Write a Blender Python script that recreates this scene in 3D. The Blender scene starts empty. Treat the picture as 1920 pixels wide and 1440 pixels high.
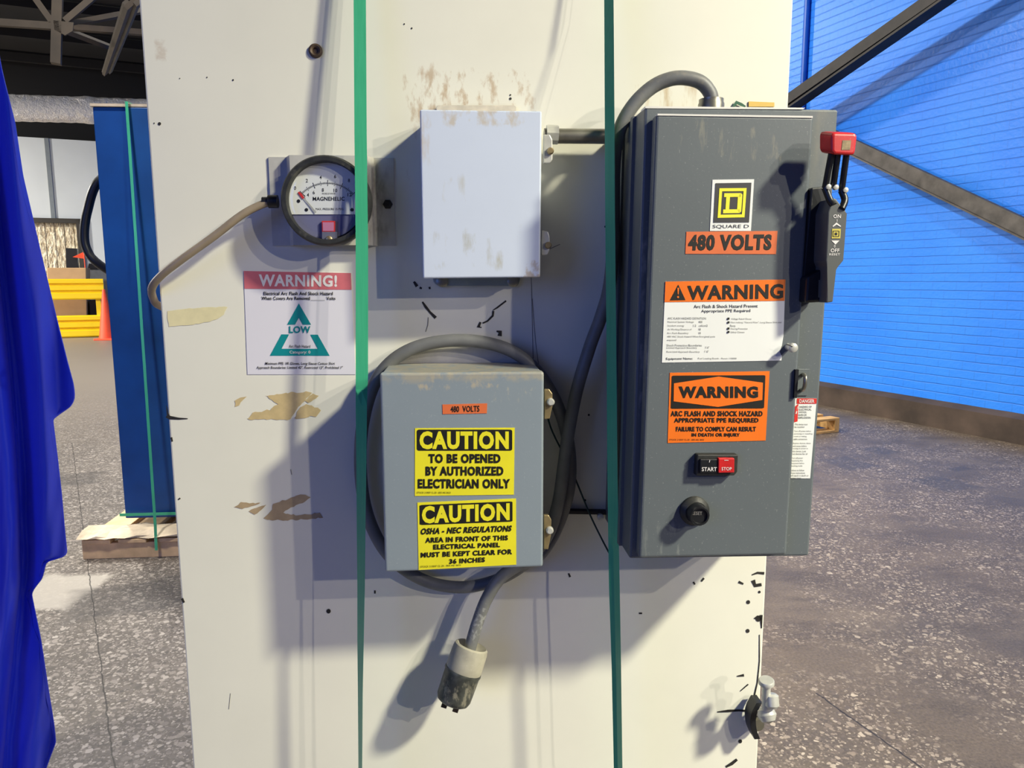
import bpy, bmesh, math, random
from mathutils import Vector, Matrix
random.seed(7)
S = bpy.context.scene
COL = S.collection
PI = math.pi

# ------------------------------------------------------------------ camera
W_PX, H_PX, F_PX = 1920, 1440, 1386.0
CAM_H, CAM_D = 1.32, 1.05
PHI = math.atan(198.0 / F_PX)
PSI = math.atan(107.0 / F_PX * math.cos(PHI))
RHO = -36.0 * math.tan(PHI) / F_PX
fwd = Vector((math.sin(PSI)*math.cos(PHI), math.cos(PSI)*math.cos(PHI), -math.sin(PHI)))
r0 = Vector((math.cos(PSI), -math.sin(PSI), 0))
u0 = r0.cross(fwd)
RIGHT = r0*math.cos(RHO) + u0*math.sin(RHO)
UP = u0*math.cos(RHO) - r0*math.sin(RHO)
EYE = Vector((0, -CAM_D, CAM_H))
cam = bpy.data.cameras.new('camera')
cam.sensor_width = 36; cam.lens = 36*F_PX/W_PX; cam.clip_start = 0.02; cam.clip_end = 200
camo = bpy.data.objects.new('camera', cam); COL.objects.link(camo)
M = Matrix((RIGHT, UP, -fwd)).transposed().to_4x4(); M.translation = EYE
camo.matrix_world = M
S.camera = camo

# ------------------------------------------------------------------ world, lamps, exposure
w = bpy.data.worlds.new('hall_air'); S.world = w; w.use_nodes = True
bg = w.node_tree.nodes['Background']
bg.inputs[0].default_value = (0.22, 0.27, 0.80, 1); bg.inputs[1].default_value = 0.12
S.view_settings.view_transform = 'Standard'; S.view_settings.look = 'None'
S.view_settings.gamma = 1; S.view_settings.use_curve_mapping = False
S.view_settings.exposure = 0.0

def lamp(name, loc, target, power, size, col, spread=180):
    l = bpy.data.lights.new(name, 'AREA'); l.shape = 'DISK'; l.size = size
    l.energy = power; l.color = col; l.spread = math.radians(spread)
    o = bpy.data.objects.new(name, l); COL.objects.link(o); o.location = loc
    o.rotation_euler = (Vector(target)-Vector(loc)).to_track_quat('-Z', 'Y').to_euler()
    return o
PT = Vector((0.1, 0, 1.15))
def lamp_dir(name, d, dist, power, size, col):
    lamp(name, PT + Vector((d[0], -1, d[1]))*dist, PT, power, size, col)
lamp('high_bay_lamp', PT + Vector((1.34, -1, 1.24))*2.3, (0.85, 0, 0.7), 52, 0.36, (1.0, 0.975, 0.77), 66)
lamp('added_blue_fill', (-4.2, -4.6, 2.3), (0.2, 0, 1.1), 72, 3.2, (0.10, 0.24, 1.0))  # added blue fill from behind left, stands for no real opening
lamp_dir('bay_lamp_sharp', (1.06, 0.64), 3.4, 50, 0.07, (1.0, 0.93, 0.83))
lamp_dir('bay_lamp_low', (0.86, 0.42), 3.6, 46, 0.07, (1.0, 0.93, 0.83))

# room frame: E1 runs away along the blue wall, E2 runs across towards it
TH = math.radians(18.9)
E1 = Vector((-math.sin(TH), math.cos(TH), 0)); E2 = Vector((math.cos(TH), math.sin(TH), 0))
def R(a, b, z=0.0):                       # room coordinates -> world
    return Vector((EYE.x, EYE.y, 0)) + E2*a + E1*b + Vector((0, 0, z))
lamp('unseen_hall_lamp', (-2.1, 0.6, 5.7), (-1.5, 2.9, 0.2), 60, .4, (1.0, 0.95, 0.86), 90)  # unseen lamp added to brighten the left pallet and floor
lamp('unseen_hall_lamp', R(2.2, 3.0, 6.5), R(3.1, 4.3, 0), 85, .4, (1.0, 0.90, 0.72), 75)  # unseen lamp added to warm the floor on the right
for (a, b, z, p, s) in ((-14.5, 18.0, 6.0, 7000, .6), (-9.5, 12.0, 6.0, 2000, .6), (-2.6, 6.0, 5.8, 140, .6), (-0.9, 6.2, 6.5, 520, .45), (1.0, 12.0, 6.3, 380, .45)):
    lamp('unseen_hall_lamp', R(a, b, z), R(a, b, 2.2 if a > -1 else 0) + E1*(1.5 if b > 15 else 0) + E2*(3.4 if a > -1 else 0), p, s, (1.0, 0.95, 0.86))

# ------------------------------------------------------------------ pixel helpers (placing real geometry on real planes)
def ray(px, py):
    return (RIGHT*((px-W_PX/2)/F_PX) + UP*((H_PX/2-py)/F_PX) + fwd)
def P(px, py, d=0.0):                     # point at depth d in front of the cabinet face
    r = ray(px, py); t = (-d-EYE.y)/r.y
    return EYE + r*t
def G(px, py, z=0.0):                     # point on the floor
    r = ray(px, py); t = (z-EYE.z)/r.z
    return EYE + r*t
def PL(px, py, p0, n):                    # point on any plane
    r = ray(px, py); t = (p0-EYE).dot(n)/r.dot(n)
    return EYE + r*t

# ------------------------------------------------------------------ object helpers
WL = {}
def tag(o, label=None, cat=None, group=None, kind=None):
    if label: o['label'] = label
    if cat: o['category'] = cat
    if group: o['group'] = group
    if kind: o['kind'] = kind
    return o
def thing(name, loc, label, cat, group=None):
    o = bpy.data.objects.new(name, None); COL.objects.link(o)
    o.empty_display_size = 0.05; o.location = loc; WL[o.name] = Vector(loc)
    return tag(o, label, cat, group)
def obj(name, bm, m, parent=None, smooth=False, label=None, kind=None):
    bmesh.ops.recalc_face_normals(bm, faces=bm.faces[:])
    c = Vector((0, 0, 0))
    if bm.verts:
        lo = Vector([min(v.co[i] for v in bm.verts) for i in range(3)])
        hi = Vector([max(v.co[i] for v in bm.verts) for i in range(3)])
        c = (lo+hi)/2
    for v in bm.verts: v.co -= c
    me = bpy.data.meshes.new(name); bm.to_mesh(me); bm.free()
    me.materials.append(m)
    if smooth:
        for p in me.polygons: p.use_smooth = True
        if smooth != 'all': me.set_sharp_from_angle(angle=math.radians(38))
    o = bpy.data.objects.new(name, me); COL.objects.link(o)
    if parent is not None:
        o.parent = parent; o.location = c - WL[parent.name]
    else: o.location = c
    WL[o.name] = c
    if label: o['label'] = label
    if kind: o['kind'] = kind
    return o
def BM(): return bmesh.new()
def hull8(bm, front, back, bev=0.0, seg=2):
    """prism from a front quad and a back quad (world points, same winding)"""
    vs = [bm.verts.new(p) for p in list(front)+list(back)]
    n = len(front)
    fs = [bm.faces.new(vs[:n]), bm.faces.new(vs[n:][::-1])]
    for i in range(n):
        j = (i+1) % n
        fs.append(bm.faces.new((vs[i], vs[n+i], vs[n+j], vs[j])))
    if bev:
        es = list({e for f in fs for e in f.edges})
        bmesh.ops.bevel(bm, geom=es, offset=bev, segments=seg, affect='EDGES', profile=0.5)
    return bm
def shift(q, dy): return [p + Vector((0, dy, 0)) for p in q]
def quad_px(c, d): return [P(x, y, d) for x, y in c]
def slab(bm, cpx, d, t, bev=0.0, seg=2):
    """solid with pixel outline cpx on the plane d in front of the cabinet, thickness t backwards"""
    q = quad_px(cpx, d); return hull8(bm, q, shift(q, t), bev, seg)
def box(bm, c, s, rot=None, bev=0.0):
    c = Vector(c); hx, hy, hz = s[0]/2, s[1]/2, s[2]/2
    rot = rot or Matrix.Identity(3)
    f = [c + rot @ Vector((x, -hy, z)) for x, z in ((-hx, -hz), (hx, -hz), (hx, hz), (-hx, hz))]
    b = [c + rot @ Vector((x, hy, z)) for x, z in ((-hx, -hz), (hx, -hz), (hx, hz), (-hx, hz))]
    return hull8(bm, f, b, bev)
def frame_of(ax):
    ax = ax.normalized()
    a = Vector((0, 0, 1)) if abs(ax.z) < 0.9 else Vector((1, 0, 0))
    s = ax.cross(a).normalized(); t = s.cross(ax).normalized()
    return s, t
def catmull(pts, n=10):
    pts = [Vector(p) for p in pts]
    q = [pts[0]*2-pts[1]] + pts + [pts[-1]*2-pts[-2]]
    out = []
    for i in range(1, len(q)-2):
        a, b, c, d = q[i-1], q[i], q[i+1], q[i+2]
        for k in range(n):
            t = k/n
            out.append(0.5*((2*b)+(c-a)*t+(2*a-5*b+4*c-d)*t*t+(3*b-a-3*c+d)*t**3))
    out.append(pts[-1]); return out
def tube(bm, pts, r, seg=12, caps=True):
    pts = [Vector(p) for p in pts]; rings = []
    t0 = (pts[1]-pts[0]).normalized(); s, t = frame_of(t0)
    for i, p in enumerate(pts):
        tg = (pts[min(i+1, len(pts)-1)]-pts[max(i-1, 0)]).normalized()
        s = (s - tg*s.dot(tg)).normalized(); t = tg.cross(s)
        rr = r[i] if isinstance(r, (list, tuple)) else r
        rings.append([bm.verts.new(p + (s*math.cos(a)+t*math.sin(a))*rr) for a in [2*PI*k/seg for k in range(seg)]])
    for a, b in zip(rings, rings[1:]):
        for k in range(seg):
            bm.faces.new((a[k], a[(k+1) % seg], b[(k+1) % seg], b[k]))
    if caps:
        bm.faces.new(rings[0][::-1]); bm.faces.new(rings[-1])
    return bm
def lathe(bm, o, ax, prof, seg=40, sc=(1, 1)):
    """prof: (distance along axis, radius)"""
    o = Vector(o); ax = Vector(ax).normalized()
    if abs(ax.z) < 0.35 and abs(ax.y) > 0.9: s, t = Vector((1, 0, 0)), Vector((0, 0, 1))
    else: s, t = frame_of(ax)
    rings = []
    for h, r in prof:
        if r <= 1e-6: rings.append([bm.verts.new(o+ax*h)])
        else: rings.append([bm.verts.new(o+ax*h+(s*math.cos(a)*sc[0]+t*math.sin(a)*sc[1])*r) for a in [2*PI*k/seg for k in range(seg)]])
    for a, b in zip(rings, rings[1:]):
        for k in range(seg):
            j = (k+1) % seg
            if len(a) == 1 and len(b) == 1: continue
            if len(a) == 1: bm.faces.new((a[0], b[j], b[k]))
            elif len(b) == 1: bm.faces.new((a[k], a[j], b[0]))
            else: bm.faces.new((a[k], a[j], b[j], b[k]))
    if len(rings[0]) > 1: bm.faces.new(rings[0][::-1])
    if len(rings[-1]) > 1: bm.faces.new(rings[-1])
    return bm
def bar(bm, a, b, wd, th, up=Vector((0, 0, 1)), bev=0.0):
    a, b = Vector(a), Vector(b); ax = (b-a).normalized()
    n = up - ax*up.dot(ax)
    n.normalize(); s = ax.cross(n)
    f = [a + s*x*wd/2 + n*z*th/2 for x, z in ((-1, -1), (1, -1), (1, 1), (-1, 1))]
    return hull8(bm, f, [p + (b-a) for p in f], bev)
def ring_px(cx, cy, rx, ry, n=32, a0=0, a1=2*PI):
    return [(cx+rx*math.cos(a0+(a1-a0)*k/n), cy+ry*math.sin(a0+(a1-a0)*k/n)) for k in range(n if a1-a0 > 6.28 else n+1)]
def rrect(x0, y0, x1, y1, r, n=4):
    out = []
    for cx, cy, a in ((x1-r, y0+r, -PI/2), (x1-r, y1-r, 0), (x0+r, y1-r, PI/2), (x0+r, y0+r, PI)):
        for k in range(n+1): out.append((cx+r*math.cos(a+PI/2*k/n), cy+r*math.sin(a+PI/2*k/n)))
    return out
def mapq(q, u, v):                        # bilinear inside a pixel quad (TL, TR, BR, BL)
    a = [q[0][i]*(1-u)+q[1][i]*u for i in (0, 1)]; b = [q[3][i]*(1-u)+q[2][i]*u for i in (0, 1)]
    return (a[0]*(1-v)+b[0]*v, a[1]*(1-v)+b[1]*v)

# ------------------------------------------------------------------ lettering
TXT = {}
def text_geo(s, bold, shear):
    k = (s, bold, shear)
    if k in TXT: return TXT[k]
    c = bpy.data.curves.new('lettering_curve', 'FONT'); c.body = s; c.size = 1; c.offset = bold; c.shear = shear; c.space_character = 1.0 + bold*2.6
    c.resolution_u = 3
    o = bpy.data.objects.new('lettering_curve', c); COL.objects.link(o)
    bpy.context.view_layer.update()
    me = bpy.data.meshes.new_from_object(o.evaluated_get(bpy.context.evaluated_depsgraph_get()))
    vs = [(v.co.x, v.co.y) for v in me.vertices]; fs = [tuple(p.vertices) for p in me.polygons]
    bpy.data.objects.remove(o); bpy.data.curves.remove(c); bpy.data.meshes.remove(me)
    x0 = min(v[0] for v in vs); x1 = max(v[0] for v in vs); y0 = min(v[1] for v in vs); y1 = max(v[1] for v in vs)
    vs = [((x-x0)/(x1-x0), 1-(y-y0)/(y1-y0)) for x, y in vs]
    TXT[k] = (vs, fs); return TXT[k]
def text(bm, s, q, d, bold=0.0, shear=0.0):
    """q = pixel quad (TL,TR,BR,BL) or (x0,y0,x1,y1) rect, on plane d"""
    if not isinstance(q[0], tuple): q = ((q[0], q[1]), (q[2], q[1]), (q[2], q[3]), (q[0], q[3]))
    vs, fs = text_geo(s, bold, shear)
    vv = [bm.verts.new(P(*mapq(q, u, v), d)) for u, v in vs]
    for f in fs:
        try: bm.faces.new([vv[i] for i in f])
        except ValueError: pass
    return bm
def poly(bm, pts, d):
    bm.faces.new([bm.verts.new(P(x, y, d)) for x, y in pts]); return bm
def strip(bm, pts, wpx, d):
    """flat ribbon along a pixel polyline"""
    n = len(pts); L = []; Rr = []
    for i, (x, y) in enumerate(pts):
        a = pts[max(i-1, 0)]; b = pts[min(i+1, n-1)]
        dx, dy = b[0]-a[0], b[1]-a[1]; l = math.hypot(dx, dy) or 1
        ww = wpx[i] if isinstance(wpx, (list, tuple)) else wpx
        L.append(bm.verts.new(P(x-dy/l*ww/2, y+dx/l*ww/2, d))); Rr.append(bm.verts.new(P(x+dy/l*ww/2, y-dx/l*ww/2, d)))
    for i in range(n-1): bm.faces.new((L[i], L[i+1], Rr[i+1], Rr[i]))
    return bm

# ------------------------------------------------------------------ materials
def srgb(r, g, b): return tuple(((c/255)/12.92 if c/255 <= .04045 else ((c/255+.055)/1.055)**2.4) for c in (r, g, b)) + (1,)
class NT:
    def __init__(s, name):
        s.m = bpy.data.materials.new(name); s.m.use_nodes = True; s.t = s.m.node_tree
        s.b = s.t.nodes['Principled BSDF']
    def n(s, typ, **kw):
        x = s.t.nodes.new(typ)
        for k, v in kw.items(): setattr(x, k, v)
        return x
    def l(s, a, b): s.t.links.new(a, b)
    def val(s, sock, v):
        if hasattr(v, 'is_linked'): s.l(v, sock)
        else: sock.default_value = v
    def math(s, op, a, b=None, c=None, clamp=False):
        x = s.n('ShaderNodeMath', operation=op, use_clamp=clamp); s.val(x.inputs[0], a)
        if b is not None: s.val(x.inputs[1], b)
        if c is not None: s.val(x.inputs[2], c)
        return x.outputs[0]
    def mix(s, f, a, b, mode='MIX'):
        x = s.n('ShaderNodeMix', data_type='RGBA', blend_type=mode); s.val(x.inputs[0], f); s.val(x.inputs[6], a); s.val(x.inputs[7], b)
        return x.outputs[2]
    def pos(s): return s.n('ShaderNodeNewGeometry').outputs['Position']
    def objc(s): return s.n('ShaderNodeTexCoord').outputs['Object']
    def mapping(s, v, scale, rot=(0, 0, 0), loc=(0, 0, 0)):
        x = s.n('ShaderNodeMapping'); s.l(v, x.inputs[0]); x.inputs[3].default_value = scale; x.inputs[2].default_value = rot; x.inputs[1].default_value = loc
        return x.outputs[0]
    def noise(s, v, scale=1.0, detail=4, rough=0.55):
        x = s.n('ShaderNodeTexNoise'); s.l(v, x.inputs['Vector']); x.inputs['Scale'].default_value = scale
        x.inputs['Detail'].default_value = detail; x.inputs['Roughness'].default_value = rough
        return x.outputs[0]
    def ramp(s, v, a, b):                  # linear step a..b -> 0..1
        x = s.n('ShaderNodeMapRange', clamp=True); s.l(v, x.inputs[0]); x.inputs[1].default_value = a; x.inputs[2].default_value = b
        return x.outputs[0]
    def bump(s, h, st=0.3, dist=0.002):
        x = s.n('ShaderNodeBump'); x.inputs['Strength'].default_value = st; x.inputs['Distance'].default_value = dist
        s.l(h, x.inputs['Height']); s.l(x.outputs[0], s.b.inputs['Normal'])
    def region(s, cx, cz, rx, rz, soft=0.5):
        sp = s.n('ShaderNodeSeparateXYZ'); s.l(s.pos(), sp.inputs[0])
        dx = s.math('DIVIDE', s.math('ABSOLUTE', s.math('SUBTRACT', sp.outputs[0], cx)), rx)
        dz = s.math('DIVIDE', s.math('ABSOLUTE', s.math('SUBTRACT', sp.outputs[2], cz)), rz)
        return s.ramp(s.math('MAXIMUM', dx, dz), 1.0, 1.0-soft)
def mat(name, col, rough=0.5, metal=0.0, var=0.06, vscale=8, bump=0.0, bscale=300, dirt=(), coat=0.0, speck=0.0, spec=0.5, trans=0.0, alpha=1.0):
    """painted / plain surface with soft mottling, optional dirt in world regions
    dirt: (px, py, rx_m, rz_m, lo, hi, (sx,sz), colour, amount, depth)"""
    k = NT(name); p = k.pos()
    n1 = k.noise(p, vscale, 5)
    a = tuple(max(0, c*(1-var*1.6)) for c in col[:3])+(1,); b = tuple(min(1, c*(1+var)) for c in col[:3])+(1,)
    c = k.mix(k.ramp(n1, 0.3, 0.7), a, b)
    if speck:
        sp = k.noise(p, 420, 2); c = k.mix(k.math('MULTIPLY', k.ramp(sp, 0.66, 0.74), speck), c, (0.75, 0.74, 0.68, 1))
    for (px, py, rx, rz, lo, hi, sc, dc, am, d) in dirt:
        q = P(px, py, d)
        m = k.region(q.x, q.z, rx, rz, 0.6)
        nn = k.noise(k.mapping(p, (sc[0], sc[0], sc[1]), loc=(px*.13, 0, py*.07)), 1.0, 6, 0.62)
        c = k.mix(k.math('MULTIPLY', k.ramp(k.math('MULTIPLY', nn, k.math('ADD', k.math('MULTIPLY', m, 0.5), 0.5)), lo, hi), k.math('MULTIPLY', m, am)), c, dc)
    k.l(c, k.b.inputs['Base Color'])
    k.b.inputs['Roughness'].default_value = rough; k.b.inputs['Metallic'].default_value = metal
    k.b.inputs['Specular IOR Level'].default_value = spec
    if coat: k.b.inputs['Coat Weight'].default_value = coat; k.b.inputs['Coat Roughness'].default_value = 0.15
    if trans: k.b.inputs['Transmission Weight'].default_value = trans
    if alpha < 1: k.b.inputs['Alpha'].default_value = alpha
    if bump: k.bump(k.noise(p, bscale, 3), bump, 0.001)
    return k.m
TAN = srgb(176, 140, 96); DUST = srgb(188, 176, 150)
m_cream = mat('cream_enamel', srgb(234, 230, 212), 0.34, var=0.025, vscale=5, bump=0.05, bscale=40, spec=0.4, dirt=[
    (800, 180, .06, .07, .49, .60, (60, 22), TAN, .6, 0), (905, 165, .14, .05, .52, .62, (55, 26), TAN, .6, 0),
    (1235, 190, .10, .05, .50, .64, (60, 12), srgb(190, 160, 110), .7, 0), (301, 96, .012, .022, .40, .55, (60, 60), srgb(196, 176, 150), .5, 0),
    (780, 290, .05, .08, .53, .64, (40, 10), TAN, .45, 0)])
m_cream_edge = mat('cream_edge', srgb(214, 206, 200), 0.45, var=0.04)
m_white = mat('white_powdercoat', srgb(208, 216, 230), 0.45, var=0.02, speck=0.0, dirt=[
    (900, 218, .10, .022, .46, .60, (70, 36), srgb(196, 180, 152), .7, .075), (797, 255, .010, .05, .40, .6, (60, 20), srgb(196, 176, 146), .7, .075),
    (880, 470, .10, .05, .52, .66, (45, 16), srgb(180, 178, 165), .8, .075), (1000, 505, .03, .03, .5, .6, (60, 40), srgb(170, 150, 125), .7, .075), (850, 360, .05, .04, .56, .7, (50, 14), srgb(190, 188, 178), .6, .075)])
m_grey = mat('grey_enamel', srgb(136, 146, 152), 0.42, var=0.025, speck=0.12, bump=0.06, bscale=220, dirt=[
    (865, 712, .13, .022, .50, .62, (90, 55), srgb(176, 166, 146), .9, .125), (960, 740, .06, .02, .55, .66, (120, 60), srgb(176, 170, 155), .7, .125), (865, 690, .2, .02, .38, .55, (60, 60), srgb(168, 160, 140), .8, .09)])
m_dark = mat('slate_enamel', srgb(97, 103, 105), 0.46, var=0.03, speck=0.15, bump=0.06, bscale=220, dirt=[
    (1310, 260, .085, .045, .56, .68, (75, 14), srgb(140, 137, 122), .75, .178), (1430, 270, .05, .04, .55, .66, (90, 25), srgb(138, 134, 120), .6, .178),
    (1250, 1010, .05, .045, .53, .66, (80, 16), srgb(142, 145, 138), .8, .178), (1390, 1000, .08, .035, .57, .67, (70, 20), srgb(140, 142, 135), .75, .178),
    (1212, 620, .006, .22, .5, .62, (60, 30), srgb(140, 142, 140), .7, .178), (1545, 260, .02, .09, .4, .7, (30, 12), srgb(128, 124, 112), .8, .16)])  # last entry sets a paler tone on the upper right flange
m_steel = mat('galvanised_steel', srgb(150, 146, 132), 0.38, 0.75, var=0.12, vscale=40)
m_steel_light = mat('bright_zinc', srgb(196, 194, 184), 0.4, 0.25, var=0.08, vscale=60)
m_bracket = mat('bracket_aluminium', srgb(200, 196, 184), 0.5, 0.1, var=0.1, vscale=30, dirt=[(700, 380, .03, .08, .4, .6, (60, 30), srgb(120, 105, 90), .6, .02)])
m_brass = mat('brass_clamp', srgb(170, 150, 110), 0.4, 0.7, var=0.15, vscale=60)
m_black = mat('black_plastic', srgb(26, 27, 30), 0.4, var=0.2, vscale=60)
m_black_dusty = mat('dusty_black_plastic', srgb(44, 44, 40), 0.55, var=0.3, vscale=90, dirt=[(1301, 957, .05, .05, .5, .7, (90, 90), srgb(110, 104, 90), .5, .19), (610, 375, .1, .1, .55, .68, (50, 50), srgb(110, 106, 92), .5, .05)])
m_cable = mat('grey_rubber', srgb(112, 112, 110), 0.5, var=0.12, vscale=30, dirt=[(1240, 160, .12, .06, .5, .7, (60, 60), srgb(150, 140, 122), .6, .09), (895, 1160, .03, .05, .5, .6, (160, 160), srgb(160, 160, 155), .7, .045)])
m_tube = mat('tan_vinyl_tube', srgb(150, 134, 112), 0.45, var=0.12, vscale=30)
m_red = mat('red_plastic', srgb(205, 34, 36), 0.42, var=0.1, vscale=60, speck=0.1)
m_cap = mat('cream_plug_cap', srgb(172, 166, 146), 0.6, var=0.12, vscale=50, speck=0.2)
m_plug = mat('scuffed_plug_body', srgb(66, 68, 62), 0.5, var=0.5, vscale=55, dirt=[(860, 1290, .05, .05, .5, .62, (110, 50), srgb(165, 158, 135), .6, .05)])
m_prong = mat('worn_brass_prong', srgb(90, 76, 58), 0.5, 0.6, var=0.3, vscale=90)
m_orange = mat('orange_vinyl', srgb(243, 118, 30), 0.4, var=0.03, vscale=30)
m_orange_dull = mat('faded_orange_vinyl', srgb(222, 112, 62), 0.45, var=0.04, vscale=30)
m_yellow = mat('yellow_vinyl', srgb(236, 224, 44), 0.4, var=0.03, vscale=30)
m_logo_y = mat('logo_yellow', srgb(244, 236, 60), 0.4, var=0.02)
m_paper = mat('white_label', srgb(236, 236, 230), 0.45, var=0.02)
m_ink = mat('black_ink', srgb(26, 24, 18), 0.5, var=0.1, vscale=120)
m_ink_soft = mat('grey_ink', srgb(112, 112, 112), 0.5, var=0.1, vscale=120)
m_ink_mid = mat('dark_grey_ink', srgb(62, 62, 64), 0.5, var=0.1, vscale=120)
m_label_red = mat('label_red', srgb(214, 52, 46), 0.45, var=0.03)
m_teal = mat('teal_ink', srgb(14, 140, 142), 0.45, var=0.05)
m_faded_red = mat('faded_red_ink', srgb(212, 112, 116), 0.45, var=0.08, vscale=30)
m_film = mat('clear_sticker_film', srgb(228, 224, 228), 0.3, var=0.01)
m_text_white = mat('white_ink', srgb(232, 226, 220), 0.5, var=0.02)
m_residue = mat('tape_residue', srgb(206, 182, 130), 0.6, var=0.1, vscale=60)
m_residue_dark = mat('brown_tape_residue', srgb(176, 152, 116), 0.6, var=0.1, vscale=60)
m_residue_yellow = mat('yellow_tape', srgb(232, 220, 170), 0.6, var=0.05, vscale=60)
m_chip = mat('bare_metal_chip', srgb(40, 36, 32), 0.7, var=0.3, vscale=120)
m_pencil = mat('grey_scratch', srgb(120, 116, 112), 0.7, var=0.1)
m_pen = mat('dark_green_cord', srgb(22, 52, 50), 0.6, var=0.1)

# green strapping: slightly translucent plastic band
k = NT('green_strapping'); p = k.pos()
n1 = k.noise(k.mapping(p, (300, 300, 6)), 1, 3)
k.l(k.mix(n1, srgb(60, 172, 124), srgb(84, 196, 148)), k.b.inputs['Base Color']); k.b.inputs['Roughness'].default_value = 0.28
tr = k.n('ShaderNodeBsdfTranslucent'); tr.inputs[0].default_value = srgb(60, 200, 140)
ms = k.n('ShaderNodeMixShader'); ms.inputs[0].default_value = 0.12
out = k.t.nodes['Material Output']; k.l(k.b.outputs[0], ms.inputs[1]); k.l(tr.outputs[0], ms.inputs[2]); k.l(ms.outputs[0], out.inputs[0])
m_strap = k.m

# gauge lens
k = NT('clear_lens'); gl = k.n('ShaderNodeBsdfGlossy'); gl.inputs[1].default_value = 0.08
tp = k.n('ShaderNodeBsdfTransparent'); tp.inputs[0].default_value = (0.96, 0.97, 0.98, 1); ms = k.n('ShaderNodeMixShader')
ms.inputs[0].default_value = 0.07; k.l(tp.outputs[0], ms.inputs[1]); k.l(gl.outputs[0], ms.inputs[2])
k.l(ms.outputs[0], k.t.nodes['Material Output'].inputs[0]); m_lens = k.m

# terrazzo / worn aggregate floor
k = NT('worn_aggregate_floor'); p = k.pos()
sx = k.n('ShaderNodeSeparateXYZ'); k.l(p, sx.inputs[0])
side = k.ramp(sx.outputs[0], -0.3, 0.9)                    # the bay right of the machine has a darker slab with sparser chips
matrix = k.mix(k.noise(p, 7, 6), srgb(108, 94, 80), srgb(140, 123, 104))
matrix = k.mix(k.ramp(k.noise(p, 1.1, 5, 0.6), 0.38, 0.66), matrix, srgb(98, 89, 84))
matrix = k.mix(k.math('MULTIPLY', k.ramp(k.noise(k.mapping(p, (1.7, 2.6, 1), loc=(3, 1, 0)), 1, 6, .65), .5, .68), .75), matrix, srgb(156, 140, 120))
matrix = k.mix(k.math('MULTIPLY', k.math('MULTIPLY', k.ramp(k.noise(k.mapping(p, (2.2, 4.2, 1), rot=(0, 0, .3)), 1.3, 6, .68), .50, .60), side), .7), matrix, srgb(86, 75, 66))
gr0 = k.noise(p, 110, 4, .75); matrix = k.mix(k.ramp(gr0, .3, .75), k.mix(.4, matrix, srgb(62, 56, 52)), k.mix(.3, matrix, srgb(196, 180, 160)))
wob = k.n('ShaderNodeTexNoise'); k.l(p, wob.inputs['Vector']); wob.inputs['Scale'].default_value = 60
pw = k.n('ShaderNodeVectorMath', operation='MULTIPLY_ADD'); k.l(wob.outputs['Color'], pw.inputs[0]); pw.inputs[1].default_value = (.014, .014, 0); k.l(p, pw.inputs[2])
clus = k.ramp(k.math('SUBTRACT', k.noise(p, 1.9, 5, 0.6), k.math('MULTIPLY', side, 0.26)), 0.15, 0.30)
base = matrix; hsum = None
for sc_, keep0, r0, r1 in ((120, .04, .30, .34), (78, .06, .28, .34), (46, .22, .26, .34)):
    v = k.n('ShaderNodeTexVoronoi', feature='F1'); k.l(pw.outputs[0], v.inputs['Vector']); v.inputs['Scale'].default_value = sc_
    sv = k.n('ShaderNodeSeparateColor'); k.l(v.outputs['Color'], sv.inputs[0])
    rr = k.math('ADD', k.math('MULTIPLY', sv.outputs[2], r1), r0)
    peb = k.ramp(k.math('SUBTRACT', rr, v.outputs['Distance']), 0.0, .09)
    keep = k.math('GREATER_THAN', sv.outputs[1], k.math('ADD', k.math('MULTIPLY', side, .40), keep0))
    ch = k.n('ShaderNodeValToRGB'); cr = ch.color_ramp
    cr.elements[0].position = 0; cr.elements[0].color = srgb(104, 95, 88); cr.elements[1].position = 1; cr.elements[1].color = srgb(232, 216, 196)
    for pp, cc in ((.3, srgb(140, 126, 114)), (.55, srgb(172, 156, 140)), (.8, srgb(202, 186, 168))):
        e = cr.elements.new(pp); e.color = cc
    k.l(sv.outputs[0], ch.inputs[0])
    base = k.mix(k.math('MULTIPLY', k.math('MULTIPLY', k.math('MULTIPLY', peb, keep), clus), .92), base, ch.outputs[0])
    hsum = peb
gq = G(118, 1108)
def flr(cx, cy, rx, ry, rot, soft):
    v = k.mapping(p, (1, 1, 1)); s2 = k.n('ShaderNodeSeparateXYZ'); k.l(v, s2.inputs[0])
    c_, s_ = math.cos(rot), math.sin(rot)
    dx = k.math('SUBTRACT', s2.outputs[0], cx); dy = k.math('SUBTRACT', s2.outputs[1], cy)
    a = k.math('DIVIDE', k.math('ABSOLUTE', k.math('ADD', k.math('MULTIPLY', dx, c_), k.math('MULTIPLY', dy, s_))), rx)
    b = k.math('DIVIDE', k.math('ABSOLUTE', k.math('SUBTRACT', k.math('MULTIPLY', dy, c_), k.math('MULTIPLY', dx, s_))), ry)
    return k.ramp(k.math('ADD', k.math('MAXIMUM', a, b), k.math('MULTIPLY', k.math('SUBTRACT', k.noise(p, 9, 4), .5), .55)), 1.0, 1.0-soft)
base = k.mix(k.math('MULTIPLY', flr(gq.x-.03, gq.y, .17, .2, -.1, .22), .85), base, srgb(226, 214, 192))   # pale repaired patch
for (px, py, rx, ry) in ((1770, 907, .17, .17), (1590, 868, .16, .18), (1800, 879, .1, .05), (1650, 845, .12, .12), (120, 900, .25, .2), (250, 1120, .28, .2)):
    q = G(px, py); base = k.mix(k.math('MULTIPLY', flr(q.x, q.y, rx, ry, .3, .3), .55), base, srgb(88, 84, 84))
fq = G(140, 680); base = k.mix(k.math('MULTIPLY', k.ramp(sx.outputs[1], 4.5, 9.0), k.math('SUBTRACT', 1.0, side)), base, srgb(186, 166, 140))
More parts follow.
